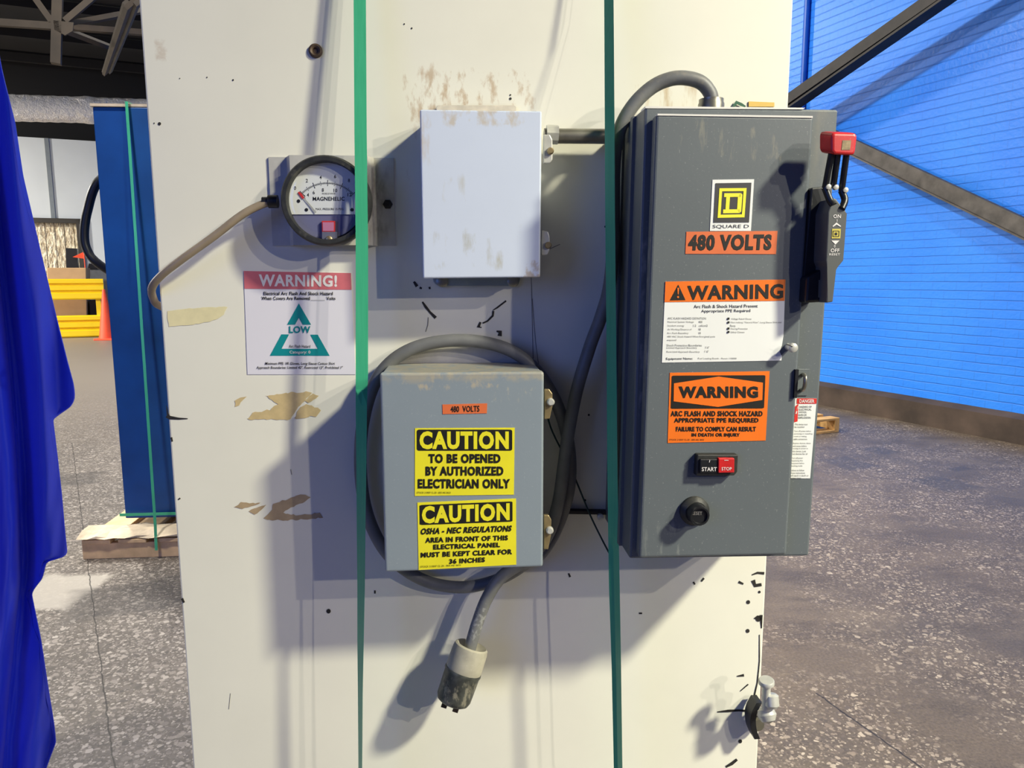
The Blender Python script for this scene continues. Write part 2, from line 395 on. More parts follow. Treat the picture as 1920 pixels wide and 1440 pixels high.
# crack lines between the slabs
def crack(b_, p0, p1, wd):
    a = G(*p0); b = G(*p1); t = (b-a).normalized(); n = Vector((-t.y, t.x, 0)); L = (b-a).length
    dd = k.math('ABSOLUTE', k.math('ADD', k.math('ADD', k.math('MULTIPLY', sx.outputs[0], n.x), k.math('MULTIPLY', sx.outputs[1], n.y)), k.math('ADD', -(a.dot(n)), k.math('MULTIPLY', k.math('SUBTRACT', k.noise(p, 14, 3), .5), .02))))
    s = k.math('ADD', k.math('ADD', k.math('MULTIPLY', sx.outputs[0], t.x), k.math('MULTIPLY', sx.outputs[1], t.y)), -(a.dot(t)))
    inside = k.math('MULTIPLY', k.math('GREATER_THAN', s, 0.0), k.math('LESS_THAN', s, L))
    return k.mix(k.math('MULTIPLY', k.math('MULTIPLY', k.ramp(dd, wd, wd*.4), inside), .85), b_, srgb(48, 44, 42))
base = crack(base, (135, 830), (222, 1500), .0032); base = crack(base, (1530, 1300), (1800, 1490), .0045)
hs = k.n('ShaderNodeHueSaturation'); k.l(base, hs.inputs['Color']); k.l(k.math('ADD', .6, k.math('MULTIPLY', side, .45)), hs.inputs['Saturation']); k.l(k.math("ADD", 0.50, k.math("MULTIPLY", side, .08)), hs.inputs['Value']); base = hs.outputs[0]   # the right bay's slab is a darker mix
k.l(base, k.b.inputs['Base Color']); k.b.inputs['Roughness'].default_value = 0.5
k.bump(hsum, 0.12, 0.002); m_floor = k.m

# painted brick (local x along the wall, z up)
k = NT('blue_painted_brick'); oc = k.objc()
bt = k.n('ShaderNodeTexBrick'); k.l(k.mapping(oc, (1, 1, 1), rot=(PI/2, 0, 0)), bt.inputs[0])
sp3 = k.n('ShaderNodeSeparateXYZ'); k.l(oc, sp3.inputs[0]); cx3 = k.n('ShaderNodeCombineXYZ')
nz = k.math('MULTIPLY', k.math('SUBTRACT', k.noise(oc, 5, 3), .5), .012)
k.l(sp3.outputs[0], cx3.inputs[0]); k.l(k.math('ADD', sp3.outputs[2], nz), cx3.inputs[1]); k.l(cx3.outputs[0], bt.inputs[0])
bt.inputs['Scale'].default_value = 1; bt.inputs['Brick Width'].default_value = .225; bt.inputs['Row Height'].default_value = .075
bt.inputs['Mortar Size'].default_value = .006; bt.inputs['Mortar Smooth'].default_value = .5
bt.inputs['Color1'].default_value = srgb(50, 126, 230); bt.inputs['Color2'].default_value = srgb(60, 134, 238); bt.inputs['Mortar'].default_value = srgb(44, 114, 216)
bed = k.n('ShaderNodeTexBrick'); k.l(cx3.outputs[0], bed.inputs[0]); bed.inputs['Scale'].default_value = 1; bed.inputs['Brick Width'].default_value = 400; bed.inputs['Row Height'].default_value = .075
bed.inputs['Mortar Size'].default_value = .006; bed.inputs['Mortar Smooth'].default_value = .6
c = k.mix(k.ramp(k.noise(oc, 1.2, 5), .3, .7), srgb(44, 140, 252), srgb(26, 126, 248))
c = k.mix(k.math('MULTIPLY', bt.outputs['Fac'], .18), c, srgb(30, 90, 190)); c = k.mix(k.math('MULTIPLY', k.math('MULTIPLY', bed.outputs['Fac'], .55), k.ramp(k.noise(oc, 3, 3), .3, .6)), c, srgb(30, 88, 190))
hole = k.math('MULTIPLY', k.ramp(k.noise(k.mapping(oc, (3.2, 1, 7)), 1.4, 6, .7), .66, .69), k.ramp(sp3.outputs[2], 1.6, .9))
c = k.mix(hole, c, srgb(20, 40, 70))
k.l(c, k.b.inputs['Base Color']); k.b.inputs['Roughness'].default_value = .42
hh = k.math('ADD', k.math('MULTIPLY', bed.outputs['Fac'], -1.0), k.math('SUBTRACT', k.math('MULTIPLY', k.noise(oc, 27, 5), .8), k.math('MULTIPLY', hole, 2)))
k.bump(hh, .45, .008); m_brick = k.m

m_kerb = mat('dark_stained_kerb', srgb(76, 63, 54), 0.8, var=0.3, vscale=3, bump=.5, bscale=40)
m_brace = mat('dusty_brown_steel', srgb(92, 88, 84), 0.7, var=0.25, vscale=9)
m_brace_dark = mat('black_steel', srgb(38, 34, 32), 0.6, var=0.3, vscale=9)
m_wall_white = mat('white_wall_panel', srgb(206, 212, 214), 0.6, var=0.03, vscale=1)
m_seam = mat('grey_seam', srgb(120, 128, 134), 0.6)
m_wall_dark = mat('black_upper_wall', srgb(5, 5, 7), 0.8, var=0.3, vscale=1)
m_roof = mat('dark_roof_deck', srgb(14, 12, 11), 0.9, var=0.5, vscale=.9, bump=.5, bscale=6)
m_truss = mat('tan_truss_steel', srgb(58, 48, 36), 0.7, var=0.25, vscale=3)
m_trough = mat('pale_roof_beam', srgb(66, 59, 50), 0.6, var=0.3, vscale=3)
k = NT('foil_duct'); p = k.pos(); k.l(k.mix(k.noise(p, 6, 6), srgb(216, 210, 204), srgb(250, 248, 244)), k.b.inputs['Base Color'])
k.b.inputs['Metallic'].default_value = .35; k.b.inputs['Roughness'].default_value = .3; k.bump(k.noise(p, 7, 6, .7), 1.0, .12); m_foil = k.m
m_navy = mat('navy_blue_paint', srgb(14, 66, 134), 0.42, var=0.18, vscale=3, spec=.4)
m_navy_side = mat('navy_blue_panel', srgb(20, 70, 128), 0.4, var=0.2, vscale=3)
m_wood = mat('pale_pallet_wood', srgb(226, 192, 146), 0.8, var=0.15, vscale=12)
m_wood_y = mat('yellow_pine', srgb(206, 164, 104), 0.8, var=0.15, vscale=12)
m_card = mat('brown_cardboard', srgb(204, 168, 124), 0.85, var=0.06, vscale=4)
m_card_edge = mat('pale_packing_paper', srgb(206, 190, 164), 0.85, var=0.2, vscale=12)
m_rail = mat('safety_yellow', srgb(255, 216, 28), 0.4, var=0.04, vscale=2)
m_cone = mat('orange_cone', srgb(250, 84, 44), 0.5, var=0.05)
m_bin = mat('grey_plastic_bin', srgb(120, 124, 126), 0.5, var=0.1)
m_hose = mat('black_hose', srgb(14, 16, 20), 0.4, var=0.2)
k = NT('clear_strip_curtain'); p = k.objc()
sn = k.noise(k.mapping(p, (9, 9, 3.2), rot=(0, .7, 0)), 1.6, 4, .6)
k.l(k.mix(k.ramp(sn, .42, .62), srgb(170, 152, 122), srgb(250, 238, 206)), k.b.inputs['Base Color']); k.b.inputs['Roughness'].default_value = .2  # golden sheen of the plastic painted as pale noise streaks
k.bump(sn, .9, .1); m_strip = k.m
k = NT('royal_blue_tarp'); p = k.pos()
k.l(k.mix(k.noise(p, 3, 4), srgb(30, 56, 236), srgb(42, 72, 252)), k.b.inputs['Base Color']); k.b.inputs['Roughness'].default_value = .5
k.b.inputs['Sheen Weight'].default_value = .15; k.bump(k.noise(p, 700, 2), .15, .001); m_tarp = k.m

# ================================================================== the hall
wa, wb = G(1533, 758), G(1920, 836)
wall_off = ((wa - R(0, 0)).dot(E2) + (wb - R(0, 0)).dot(E2))/2
def struct(o): o['kind'] = 'structure'; return o
gz = G(120, 634); gb = (gz-R(0, 0)).dot(E1); BW = gb+3.6
bm = BM()
hull8(bm, [R(-26, -4), R(wall_off+.4, -4), R(wall_off+.4, 27), R(-26, 27)], [R(-26, -4, -.2), R(wall_off+.4, -4, -.2), R(wall_off+.4, 27, -.2), R(-26, 27, -.2)])
struct(obj('floor', bm, m_floor))
# blue brick wall with local axes along it
me = bpy.data.meshes.new('wall_right'); b2 = BM()
hull8(b2, [Vector((-4, 0, 0)), Vector((27, 0, 0)), Vector((27, 0, 7)), Vector((-4, 0, 7))], [Vector((-4, -.3, 0)), Vector((27, -.3, 0)), Vector((27, -.3, 7)), Vector((-4, -.3, 7))])
bmesh.ops.recalc_face_normals(b2, faces=b2.faces[:]); b2.to_mesh(me); b2.free(); me.materials.append(m_brick)
wr = bpy.data.objects.new('wall_right', me); COL.objects.link(wr); wr.location = R(wall_off+.10, 0); wr.rotation_euler = (0, 0, PI/2+TH); struct(wr)
wp0, wn = R(wall_off+.10, 0), -E2
bm = BM(); box(bm, (0, 0, 0), (.001, .001, .001)); bm.free()
bm = BM(); kh = .20
f = [R(wall_off, -4, 0), R(wall_off, -4, kh), R(wall_off+.1, -4, kh+.03), R(wall_off+.1, -4, 0)]
hull8(bm, f, [q + E1*31 for q in f]); struct(obj('baseboard_right', bm, m_kerb))
bm = BM(); hull8(bm, [R(-26, BW+.6, 0), R(wall_off, BW+.6, 0), R(wall_off, BW+.6, 7), R(-26, BW+.6, 7)], [R(-26, BW+.9, 0), R(wall_off, BW+.9, 0), R(wall_off, BW+.9, 7), R(-26, BW+.9, 7)])
struct(obj('wall_back', bm, m_wall_dark))
bm = BM(); hull8(bm, [R(-26, -4, 7), R(wall_off+.4, -4, 7), R(wall_off+.4, 27, 7), R(-26, 27, 7)], [R(-26, -4, 7.2), R(wall_off+.4, -4, 7.2), R(wall_off+.4, 27, 7.2), R(-26, 27, 7.2)])
struct(obj('ceiling', bm, m_roof))

def BK(px, py, b):                        # point on the plane b metres down the hall
    return PL(px, py, R(0, b), E1)
def bslab(bm, cpx, b, t, bev=0.0):
    q = [BK(x, y, b) for x, y in cpx]; return hull8(bm, q, [p + E1*t for p in q], bev)
# white partition in front of the dark back wall, with its seam
zt = BK(100, 260, BW).z
a0 = (BK(-150, 300, BW)-R(0, 0)).dot(E2); a1 = (BK(420, 300, BW)-R(0, 0)).dot(E2)
adoorL = (BK(30, 480, BW)-R(0, 0)).dot(E2); adoorR = (BK(158, 480, BW)-R(0, 0)).dot(E2); zdoor = BK(120, 410, BW).z
bm = BM()
for (x0, x1, z0, z1) in ((a0, adoorL, 0, zt), (adoorR, a1, 0, zt), (adoorL, adoorR, zdoor, zt)):
    hull8(bm, [R(x0, BW, z0), R(x1, BW, z0), R(x1, BW, z1), R(x0, BW, z1)], [R(x0, BW+.15, z0), R(x1, BW+.15, z0), R(x1, BW+.15, z1), R(x0, BW+.15, z1)])
struct(obj('wall_partition', bm, m_wall_white))
bm = BM(); q0 = BK(87, 262, BW-.02); aS = (q0-R(0, 0)).dot(E2)
hull8(bm, [R(aS-.05, BW-.03, zdoor), R(aS+.05, BW-.03, zdoor), R(aS+.05, BW-.03, zt), R(aS-.05, BW-.03, zt)], [R(aS-.05, BW, zdoor), R(aS+.05, BW, zdoor), R(aS+.05, BW, zt), R(aS-.05, BW, zt)])
struct(obj('trim_1', bm, m_seam))
bm = BM(); fw = .12
for (x0, x1, z0, z1) in ((adoorL, adoorL+fw, 0, zdoor), (adoorR-fw, adoorR, 0, zdoor), (adoorL, adoorR, zdoor-fw, zdoor)):
    hull8(bm, [R(x0, BW-.1, z0), R(x1, BW-.1, z0), R(x1, BW-.1, z1), R(x0, BW-.1, z1)], [R(x0, BW+.16, z0), R(x1, BW+.16, z0), R(x1, BW+.16, z1), R(x0, BW+.16, z1)])
dfr = struct(obj('door_1', bm, mat('dark_door_frame', srgb(52, 48, 42), .6)))
bm = BM(); ns = 12
for i in range(ns):
    x0 = adoorL+fw + (adoorR-adoorL-2*fw)*i/ns; x1 = adoorL+fw + (adoorR-adoorL-2*fw)*(i+1.15)/ns; x1 = min(x1, adoorR-fw)
    yy = BW+.05 + (.012 if i % 2 else 0)
    hull8(bm, [R(x0, yy, .03), R(x1, yy, .03), R(x1, yy, zdoor-fw), R(x0, yy, zdoor-fw)], [R(x0, yy+.008, .03), R(x1, yy+.008, .03), R(x1, yy+.008, zdoor-fw), R(x0, yy+.008, zdoor-fw)])
sc = obj('strip_curtain', bm, m_strip); tag(sc, 'shiny clear plastic strip curtain hanging in the far dark-framed doorway', 'curtain')

# foil duct
bm = BM(); da = BK(-60, 200, 16.5); db = BK(420, 214, 16.5)
rd = .235
pts = [da + (db-da)*i/60 for i in range(61)]
tube(bm, pts, [rd*(1.07 if i in (26, 27, 44) else 1+.02*math.sin(i*2.1)) for i in range(61)], 20)
tag(obj('foil_duct', bm, m_foil, smooth=True), 'long silver foil air duct under the dark roof at upper left', 'duct')
# roof truss: one welded thing, its members as parts
tb = 9.6
t = thing('roof_truss', BK(118, 50, tb), 'dusty tan steel roof truss with a star of members at upper left', 'truss')
def member(name, p0, p1, wd, b0=tb, b1=tb, m=None, th=.06):
    bm = BM(); bar(bm, BK(*p0, b0), BK(*p1, b1), wd, th, up=E1); obj(name, bm, m or m_truss, t)
member('post', (112, -160), (105, 120), .095, th=.1)
member('bottom_chord', (-80, 37), (112, 50), .07); member('bottom_chord', (112, 50), (420, 72), .06, tb, tb+1)
member('diagonal', (25, -60), (98, 42), .06); member('diagonal', (240, -60), (122, 40), .06)
member('diagonal', (118, 48), (330, 8), .055, tb, tb+1.4); member('diagonal', (118, 55), (205, 88), .05, tb, tb+1.5)
bm = BM(); bslab(bm, [(100, 38), (138, 42), (136, 58), (122, 66), (102, 56)], tb-.05, .03); obj('gusset_plate', bm, m_truss, t)
bt_ = thing('roof_beam', BK(225, 70, 9.0), 'pale riveted roof beam slanting away beside the cream cabinet at upper left', 'beam')
for nm, o_, mm in (('flange', -9, m_trough), ('flange', 11, m_trough), ('web', 1, m_truss)):
    bm = BM(); bar(bm, BK(246+o_, 5, 7.4), BK(200+o_*.55, 135, 12.5), -0 + (.05 if nm == 'flange' else .14), .04, up=E1); obj(nm, bm, mm, bt_)
bm = BM()
for i in range(5):
    y0 = 6.85-.0*i; b_ = 14+i*2.2; bar(bm, R(-24, b_, y0), R(3, b_, y0), .12, .2)
tag(obj('roof_purlin', bm, m_roof), 'row of dark purlins under the roof at the far end of the hall', 'purlin', kind='stuff')

# X bracing in front of the blue wall
def WP(px, py, off): return PL(px, py, wp0 - E2*off, wn)
bm = BM(); bar(bm, WP(1100, 454, .40), WP(2000, -175, .40), .10, .10, up=E2); bar(bm, WP(1100, 471, .38), WP(2000, -155, .38), .02, .14, up=E2)
tag(obj('steel_brace', bm, m_brace_dark), 'black steel brace rising to the right in front of the blue brick wall', 'brace')
bm = BM(); pa, pb = WP(1180, 76, .13), WP(2100, 512, .13); bar(bm, pa, pb, .13, .05, up=E2); bar(bm, pa+Vector((0, 0, -.07)), pb+Vector((0, 0, -.07)), .012, .12, up=E2)
tag(obj('steel_brace', bm, m_brace), 'dusty grey-brown steel brace falling to the right along the blue brick wall', 'brace')
bm = BM(); pq = WP(1511, 60, .03); tube(bm, [Vector((pq.x, pq.y, .3)), Vector((pq.x, pq.y, 6.9))], .03, 10)
tag(obj('wall_pipe', bm, mat('blue_painted_pipe', srgb(24, 92, 200), .4)), 'thin vertical pipe painted blue on the blue brick wall', 'pipe')

# ---- yellow guard rail, boxes, cone, bins at the far left
gz = G(120, 634); gb = (gz-R(0, 0)).dot(E1)
t = thing('guard_rail', R((gz-R(0, 0)).dot(E2), gb), 'double yellow safety guard rail standing in front of the cardboard boxes', 'guard rail')
def Zb(py): return BK(120, py, gb).z
aL, aR = (BK(20, 560, gb)-R(0, 0)).dot(E2), (BK(196, 560, gb)-R(0, 0)).dot(E2)
for (y0, y1) in ((523, 562), (592, 633)):
    bm = BM(); zt_, zb_ = Zb(y0), max(Zb(y1), .005); n = 6; h = (zt_-zb_)
    prof = [(0, 0), (.03, .06), (.03, .30), (-.03, .38), (-.03, .42), (.03, .47), (.03, .66), (-.03, .70), (-.03, .76), (.03, .80), (.03, .95), (0, 1)]
    f = [R(aL, gb-o, zb_+h*v) for o, v in prof] + [R(aL, gb+.06, zb_+h), R(aL, gb+.06, zb_)]
    hull8(bm, f, [p + E2*(aR-aL) for p in f]); obj('beam', bm, m_rail, t)
for a_ in (aL+.1, aR-.14):
    bm = BM(); box(bm, R(a_, gb+.11, Zb(523)/2), (.1, .1, Zb(523)), Matrix.Rotation(TH, 3, 'Z')); obj('post', bm, m_rail, t)
def hbox(name, x0, y0, x1, y1, b, dep, m, label, cat, lift=None, group=None):
    q = [BK(x0, y1, b), BK(x1, y1, b), BK(x1, y0, b), BK(x0, y0, b)]
    zb = 0.0 if lift is None else lift
    q[0].z = q[1].z = zb; q[2].z = q[3].z = (q[2].z+q[3].z)/2
    bm = BM(); hull8(bm, q, [p + E1*dep for p in q], .01)
    return tag(obj(name, bm, m), label, cat, group)
cb = hbox('cardboard_box', 88, 502, 161, 600, gb+.6, .8, m_card, 'large brown cardboard box behind the yellow guard rail', 'box')
zc = (BK(120, 502, gb+.6)).z
bm = BM(); q = [BK(x, y, gb+.9) for x, y in ((124, 500), (146, 500), (144, 466), (123, 465))]
for p_ in q[:2]: p_.z = zc
hull8(bm, q, [p + E1*.2 for p in q]); tag(obj('monitor_case', bm, m_black), 'small black case standing on the cardboard box', 'case')
t = thing('warning_flag', BK(157, 500, gb+.7), 'small orange pennant flag standing on the cardboard box', 'flag')
bm = BM(); q1 = BK(157, 470, gb+.7); q0 = Vector((q1.x, q1.y, zc)); tube(bm, [q0, q1], .012, 8); obj('stick', bm, m_cone, t)
bm = BM(); hull8(bm, [BK(157, 472, gb+.7), BK(157, 485, gb+.7), BK(136, 482, gb+.7)], [p+E1*.004 for p in (BK(157, 472, gb+.7), BK(157, 485, gb+.7), BK(136, 482, gb+.7))]); obj('pennant', bm, m_cone, t)
t = thing('storage_bin', BK(180, 600, gb+1.6), 'grey storage bin with a black lid beside the cardboard box', 'bin')
q = [BK(164, 520, gb+1.6), BK(215, 520, gb+1.6), BK(215, 505, gb+1.6), BK(164, 505, gb+1.6)]
q[0].z = q[1].z = 0.0; bm = BM(); hull8(bm, q, [p+E1*.6 for p in q]); obj('body', bm, m_bin, t)
q = [BK(163, 505, gb+1.58), BK(217, 505, gb+1.58), BK(214, 494, gb+1.58), BK(166, 494, gb+1.58)]
bm = BM(); hull8(bm, q, [p+E1*.64 for p in q], .01); obj('lid', bm, m_black, t)
hbox('black_crate', 167, 563, 200, 600, gb+.75, .5, m_black, 'black crate on the floor behind the guard rail beside the cardboard box', 'crate')
cz = G(202, 637); cbp = (cz-R(0, 0)).dot(E1)
t = thing('traffic_cone', cz, 'orange traffic cone standing at the end of the yellow guard rail', 'cone')
hc = BK(200, 540, cbp).z
bm = BM(); lathe(bm, cz+Vector((0, 0, .03)), (0, 0, 1), [(0, hc*.15), (hc*.97-.03, .03), (hc*.97-.02, 0)], 24); obj('cone_body', bm, m_cone, t, smooth=True)
bm = BM(); box(bm, cz+Vector((0, 0, .02)), (.42, .42, .04), bev=.008); obj('base', bm, m_cone, t)

# ---- navy cabinet on its pallet
nd = -(G(182, 1036).y)                    # depth plane (negative = behind the cabinet face)
zp = P(182, 1000, nd).z
xl = P(172, 196, nd).x; xlb = P(232, 975, nd).x; xl = (xl+xlb)/2
zt_n = P(172, 197, nd).z; xr = xl + 1.15; zb_n = max(P(232, 976, nd).z, zp)
bz = lambda x, z, y=0: Vector((x, -nd+y, z))
xl = P(202, 585, nd-.02).x
t = thing('blue_cabinet', (xl+.5, -nd+.4, zb_n), 'tall navy blue painted metal cabinet strapped to a pallet behind the cream cabinet', 'cabinet')
bm = BM(); hull8(bm, [bz(xl, zb_n, .03), bz(xr, zb_n, .03), bz(xr, zt_n, .03), bz(xl, zt_n, .03)], [bz(xl, zb_n, .9), bz(xr, zb_n, .9), bz(xr, zt_n, .9), bz(xl, zt_n, .9)], .006); obj('body', bm, m_navy, t)
xm = P(262, 600, nd).x
bm = BM(); hull8(bm, [bz(xm, zb_n+.01, .012), bz(xr-.01, zb_n+.01, .012), bz(xr-.01, zt_n-.005, .012), bz(xm, zt_n-.005, .012)], [bz(xm, zb_n+.01, .031), bz(xr-.01, zb_n+.01, .031), bz(xr-.01, zt_n-.005, .031), bz(xm, zt_n-.005, .031)], .003); obj('door_panel', bm, m_navy_side, t)
bm = BM(); hull8(bm, [bz(xl-.005, zt_n, .02), bz(xr, zt_n, .02), bz(xr, zt_n+.012, .02), bz(xl-.005, zt_n+.012, .02)], [bz(xl-.005, zt_n, .9), bz(xr, zt_n, .9), bz(xr, zt_n+.012, .9), bz(xl-.005, zt_n+.012, .9)]); obj('top_cap', bm, m_card_edge, t)
t = thing('wooden_pallet', (xl+.5, -nd+.4, 0), 'pale wooden pallet carrying the navy blue cabinet', 'pallet')
px0 = P(183, 1020, nd-.06).x
for nm, y0, y1, z0, z1 in (('stringer', -.09, -.05, .0, zp-.02), ('stringer', .38, .42, .0, zp-.02), ('stringer', .9, .94, .0, zp-.02)):
    bm = BM(); box(bm, ((px0+px0+1.3)/2, -nd+(y0+y1)/2, (z0+z1)/2), (1.3, y1-y0, z1-z0), bev=.003); obj(nm, bm, m_wood, t)
for i in range(8):
    bm = BM(); box(bm, (px0+.07+i*.166, -nd+.425, zp-.01), (.13, 1.05, .02), bev=.003); obj('deck_board', bm, m_wood, t)
bm = BM()
q = [(178, 990), (196, 975), (226, 966), (330, 972), (420, 975), (420, 998), (275, 1000), (240, 1003), (205, 996)]
z0 = zp+.002
base_ = [Vector((P(x, y, nd-.09).x, -nd-.10+.02*math.sin(x*.2), z0)) for x, y in ((176, 0), (196, 0), (226, 0), (260, 0), (300, 0), (350, 0), (420, 0))]
prev = None
for i, x in enumerate([xl-.17, xl-.12, xl-.08, xl-.04, xl, xl+.05, xl+.1, xl+.16, xl+.22, xl+.3, xl+.4, xl+.5, xl+.7, xl+1.0]):
    ring = [bm.verts.new((x, -nd+yy, z0+zz+random.uniform(0, .014))) for yy, zz in ((-.10+random.uniform(-.015, .01), .0), (-.10+random.uniform(-.015, .01), .006), (-.05, .022), (.02, .028), (.02, .0))]
    if prev:
        for a in range(5): bm.faces.new((prev[a], prev[(a+1) % 5], ring[(a+1) % 5], ring[a]))
    else: bm.faces.new(ring)
    prev = ring
bm.faces.new(prev[::-1])
tag(obj('packing_paper', bm, m_card_edge), 'crumpled pale packing paper between the navy cabinet and its pallet', 'paper')
t = thing('strapping_band', bz(xl+.25, 0, -.02), 'thin green band strapping the navy blue cabinet to its pallet', 'strap')
bm = BM(); s0 = P(237, 195, nd+.004); s1 = P(291, 985, nd+.11); s2 = P(293, 1032, nd+.11)
pts = [Vector((s0.x, -nd+.4, zt_n+.018)), Vector((s0.x, -nd-.002, zt_n+.016)), s1, s2]
prev = None
for i, q in enumerate(pts):
    wd = .013
    rg = [bm.verts.new(q+Vector((sx_*wd/2, o_ if i > 1 else 0, 0 if i > 1 else o_))) for sx_, o_ in ((-1, 0), (1, 0), (1, .0015), (-1, .0015))]
    if prev:
        for a in range(4): bm.faces.new((prev[a], prev[(a+1) % 4], rg[(a+1) % 4], rg[a]))
    prev = rg
obj('upright_band', bm, m_strap, t)
bm = BM(); box(bm, (xl+.5, -nd-.004, zb_n+.03), (1.02, .002, .014)); obj('cross_band', bm, m_strap, t)
bm = BM(); tube(bm, catmull([P(240, 312, nd-.2), P(185, 340, nd-.15), P(164, 395, nd-.15), P(158, 440, nd-.15), P(164, 470, nd-.15), P(184, 494, nd-.15), P(240, 530, nd-.2)], 8), .021, 10)
tag(obj('rubber_hose', bm, m_hose, smooth='all'), 'black hose looping out from behind the navy blue cabinet', 'hose')
bm = BM(); wt = P(228, 186, nd-.25); tube(bm, [Vector((wt.x, wt.y, zt_n+.034)), Vector((wt.x+.5, wt.y+.1, zt_n+.034))], [.02, .02], 14)
tag(obj('plastic_pipe', bm, m_text_white, smooth=True), 'white plastic pipe end lying on top of the navy blue cabinet', 'pipe')

# ---- small pallet by the blue wall
pq = G(1573, 810); ea = E2; eb = E1
t = thing('wooden_pallet', pq, 'small yellow pine pallet on the floor near the blue brick wall', 'pallet')
ph = .125
def pb_box(name, a0_, a1_, b0, b1, z0, z1):
    bm = BM(); c = pq + ea*((a0_+a1_)/2) + eb*((b0+b1)/2); c.z = (z0+z1)/2
    box(bm, c, (a1_-a0_, b1-b0, z1-z0), Matrix.Rotation(TH, 3, 'Z'), .003); obj(name, bm, m_wood_y, t)
for b0 in (0, .45, .9): pb_box('bottom_board', -1.0, 0, b0, b0+.1, 0, .02)
for a_ in (-1.0, -.55, -.05): pb_box('stringer', a_, a_+.05, 0, 1.0, .02, ph-.02)
for i in range(6): pb_box('deck_board', -1.0, 0, i*.18, i*.18+.1, ph-.02, ph)
bm = BM(); c = pq - ea*.62 + eb*.45; c.z = ph+.02; box(bm, c, (.5, .3, .04), Matrix.Rotation(TH+.3, 3, 'Z'), .004)
tag(obj('wood_board', bm, m_wood_y), 'loose pine board lying on the small pallet near the blue wall', 'board')

# ---- royal blue tarp
edge_px = [(-560, -40), (-300, -30), (0, -20), (130, 2), (230, 27), (330, 42), (480, 77), (600, 106), (680, 126), (720, 137), (748, 140), (764, 130), (776, 112), (786, 98), (850, 106), (930, 115), (1000, 121), (1035, 125), (1046, 120), (1052, 86), (1084, 79), (1100, 66), (1112, 58), (1200, 76), (1300, 91), (1360, 101), (1392, 104), (1420, 93), (1445, 84), (1500, 78), (1700, 80), (1980, 84)]
def edge_at(y):
    for (y0, x0), (y1, x1) in zip(edge_px, edge_px[1:]):
        if y0 <= y <= y1: return x0 + (x1-x0)*(y-y0)/(y1-y0)
    return edge_px[-1][1]
bm = BM(); TD = -0.55
ys = sorted({y for y, _ in edge_px} | set(range(-560, 1990, 30))); ss = [-500, -440, -380, -340] + list(range(-310, 1, 4))
rows = []
def base_x(y): return -24 + 150*(1-math.exp(-max(y+40, 0)/640.0)) if y < 1080 else 100 - (y-1080)*.05
def fold(x, y):
    u = x - base_x(y) + 7*math.sin(y*.005) + (y-700)*.012
    f = .05*math.exp(-((u+10)/26)**2) - .02*math.exp(-((u+48)/12)**2) - .022*math.exp(-((u+62)/3.5)**2) - .02*math.exp(-((u+104)/3.5)**2) + .055*math.exp(-((u+84)/22)**2) - .03*math.exp(-((u+116)/9)**2) + .05*math.exp(-((u+160)/26)**2) - .02*math.exp(-((u+215)/14)**2) + .05*math.exp(-((u+280)/40)**2)
    return f + .004*math.sin(u*.13+y*.011) + .003*math.sin(y*.045+u*.25)*min(1, max(0, (y-800)/200))
for y in ys:
    xe = edge_at(y); row = []
    for s in ss:
        x_ = min(base_x(y)+s+84, xe - (0.35*(ss[-1]-s)/4 if base_x(y)+s+84 > xe else 0)); row.append(bm.verts.new(P(x_, y, TD + fold(x_, y))))
    e_ = P(xe, y, TD+fold(xe, y)); vr = (e_-EYE).normalized()
    for k_ in range(1, 6):
        a = PI*k_/5; row.append(bm.verts.new(e_ + vr*(.012*(1-math.cos(a))) + RIGHT*(.004*math.sin(a) - .004*k_/5)))
    row.append(bm.verts.new(e_ + vr*.30 - RIGHT*.08)); row.append(bm.verts.new(e_ + vr*.55 - RIGHT*.16))
    rows.append(row)
for a, b in zip(rows, rows[1:]):
    for i in range(len(a)-1): bm.faces.new((a[i], a[i+1], b[i+1], b[i]))
tarp = obj('blue_tarp', bm, m_tarp, smooth='all'); tag(tarp, 'royal blue fabric cover hanging in long folds at the left edge', 'cover')
sm = tarp.modifiers.new('soft', 'SUBSURF'); sm.levels = 1; sm.render_levels = 1

# ================================================================== the cream cabinet
xL, xR = P(297, 520, 0).x, P(1463, 520, 0).x
zTop, zBot = 2.25, 0.10
cab = thing('machine_cabinet', ((xL+xR)/2, .45, 0), 'large cream enamelled metal cabinet with stained front carrying the electrical boxes', 'cabinet')
TLx, TRx = P(258, 0).x, P(1488, 0).x; BLx, BRx = P(360, 1440).x, P(1420, 1440).x
bm = BM(); hull8(bm, [Vector((xL+.004, .012, zBot)), Vector((xR-.002, .012, zBot)), Vector((xR-.002, .012, zTop)), Vector((xL+.004, .012, zTop))], [Vector((xL+.004, .9, zBot)), Vector((xR-.002, .9, zBot)), Vector((xR-.002, .9, zTop)), Vector((xL+.004, .9, zTop))], .004)
obj('body', bm, m_cream_edge, cab)
bm = BM(); hull8(bm, [Vector((xL, 0, zBot)), Vector((xR, 0, zBot)), Vector((xR, 0, zTop)), Vector((xL, 0, zTop))], [Vector((xL, .013, zBot)), Vector((xR, .013, zBot)), Vector((xR, .013, zTop)), Vector((xL, .013, zTop))], .0025)
obj('front_panel', bm, m_cream, cab)
for sx_ in (xL+.06, xR-.06):
    for y_ in (.06, .82):
        bm = BM(); box(bm, (sx_, y_, zBot/2), (.1, .1, zBot), bev=.004); obj('foot', bm, m_cream_edge, cab)
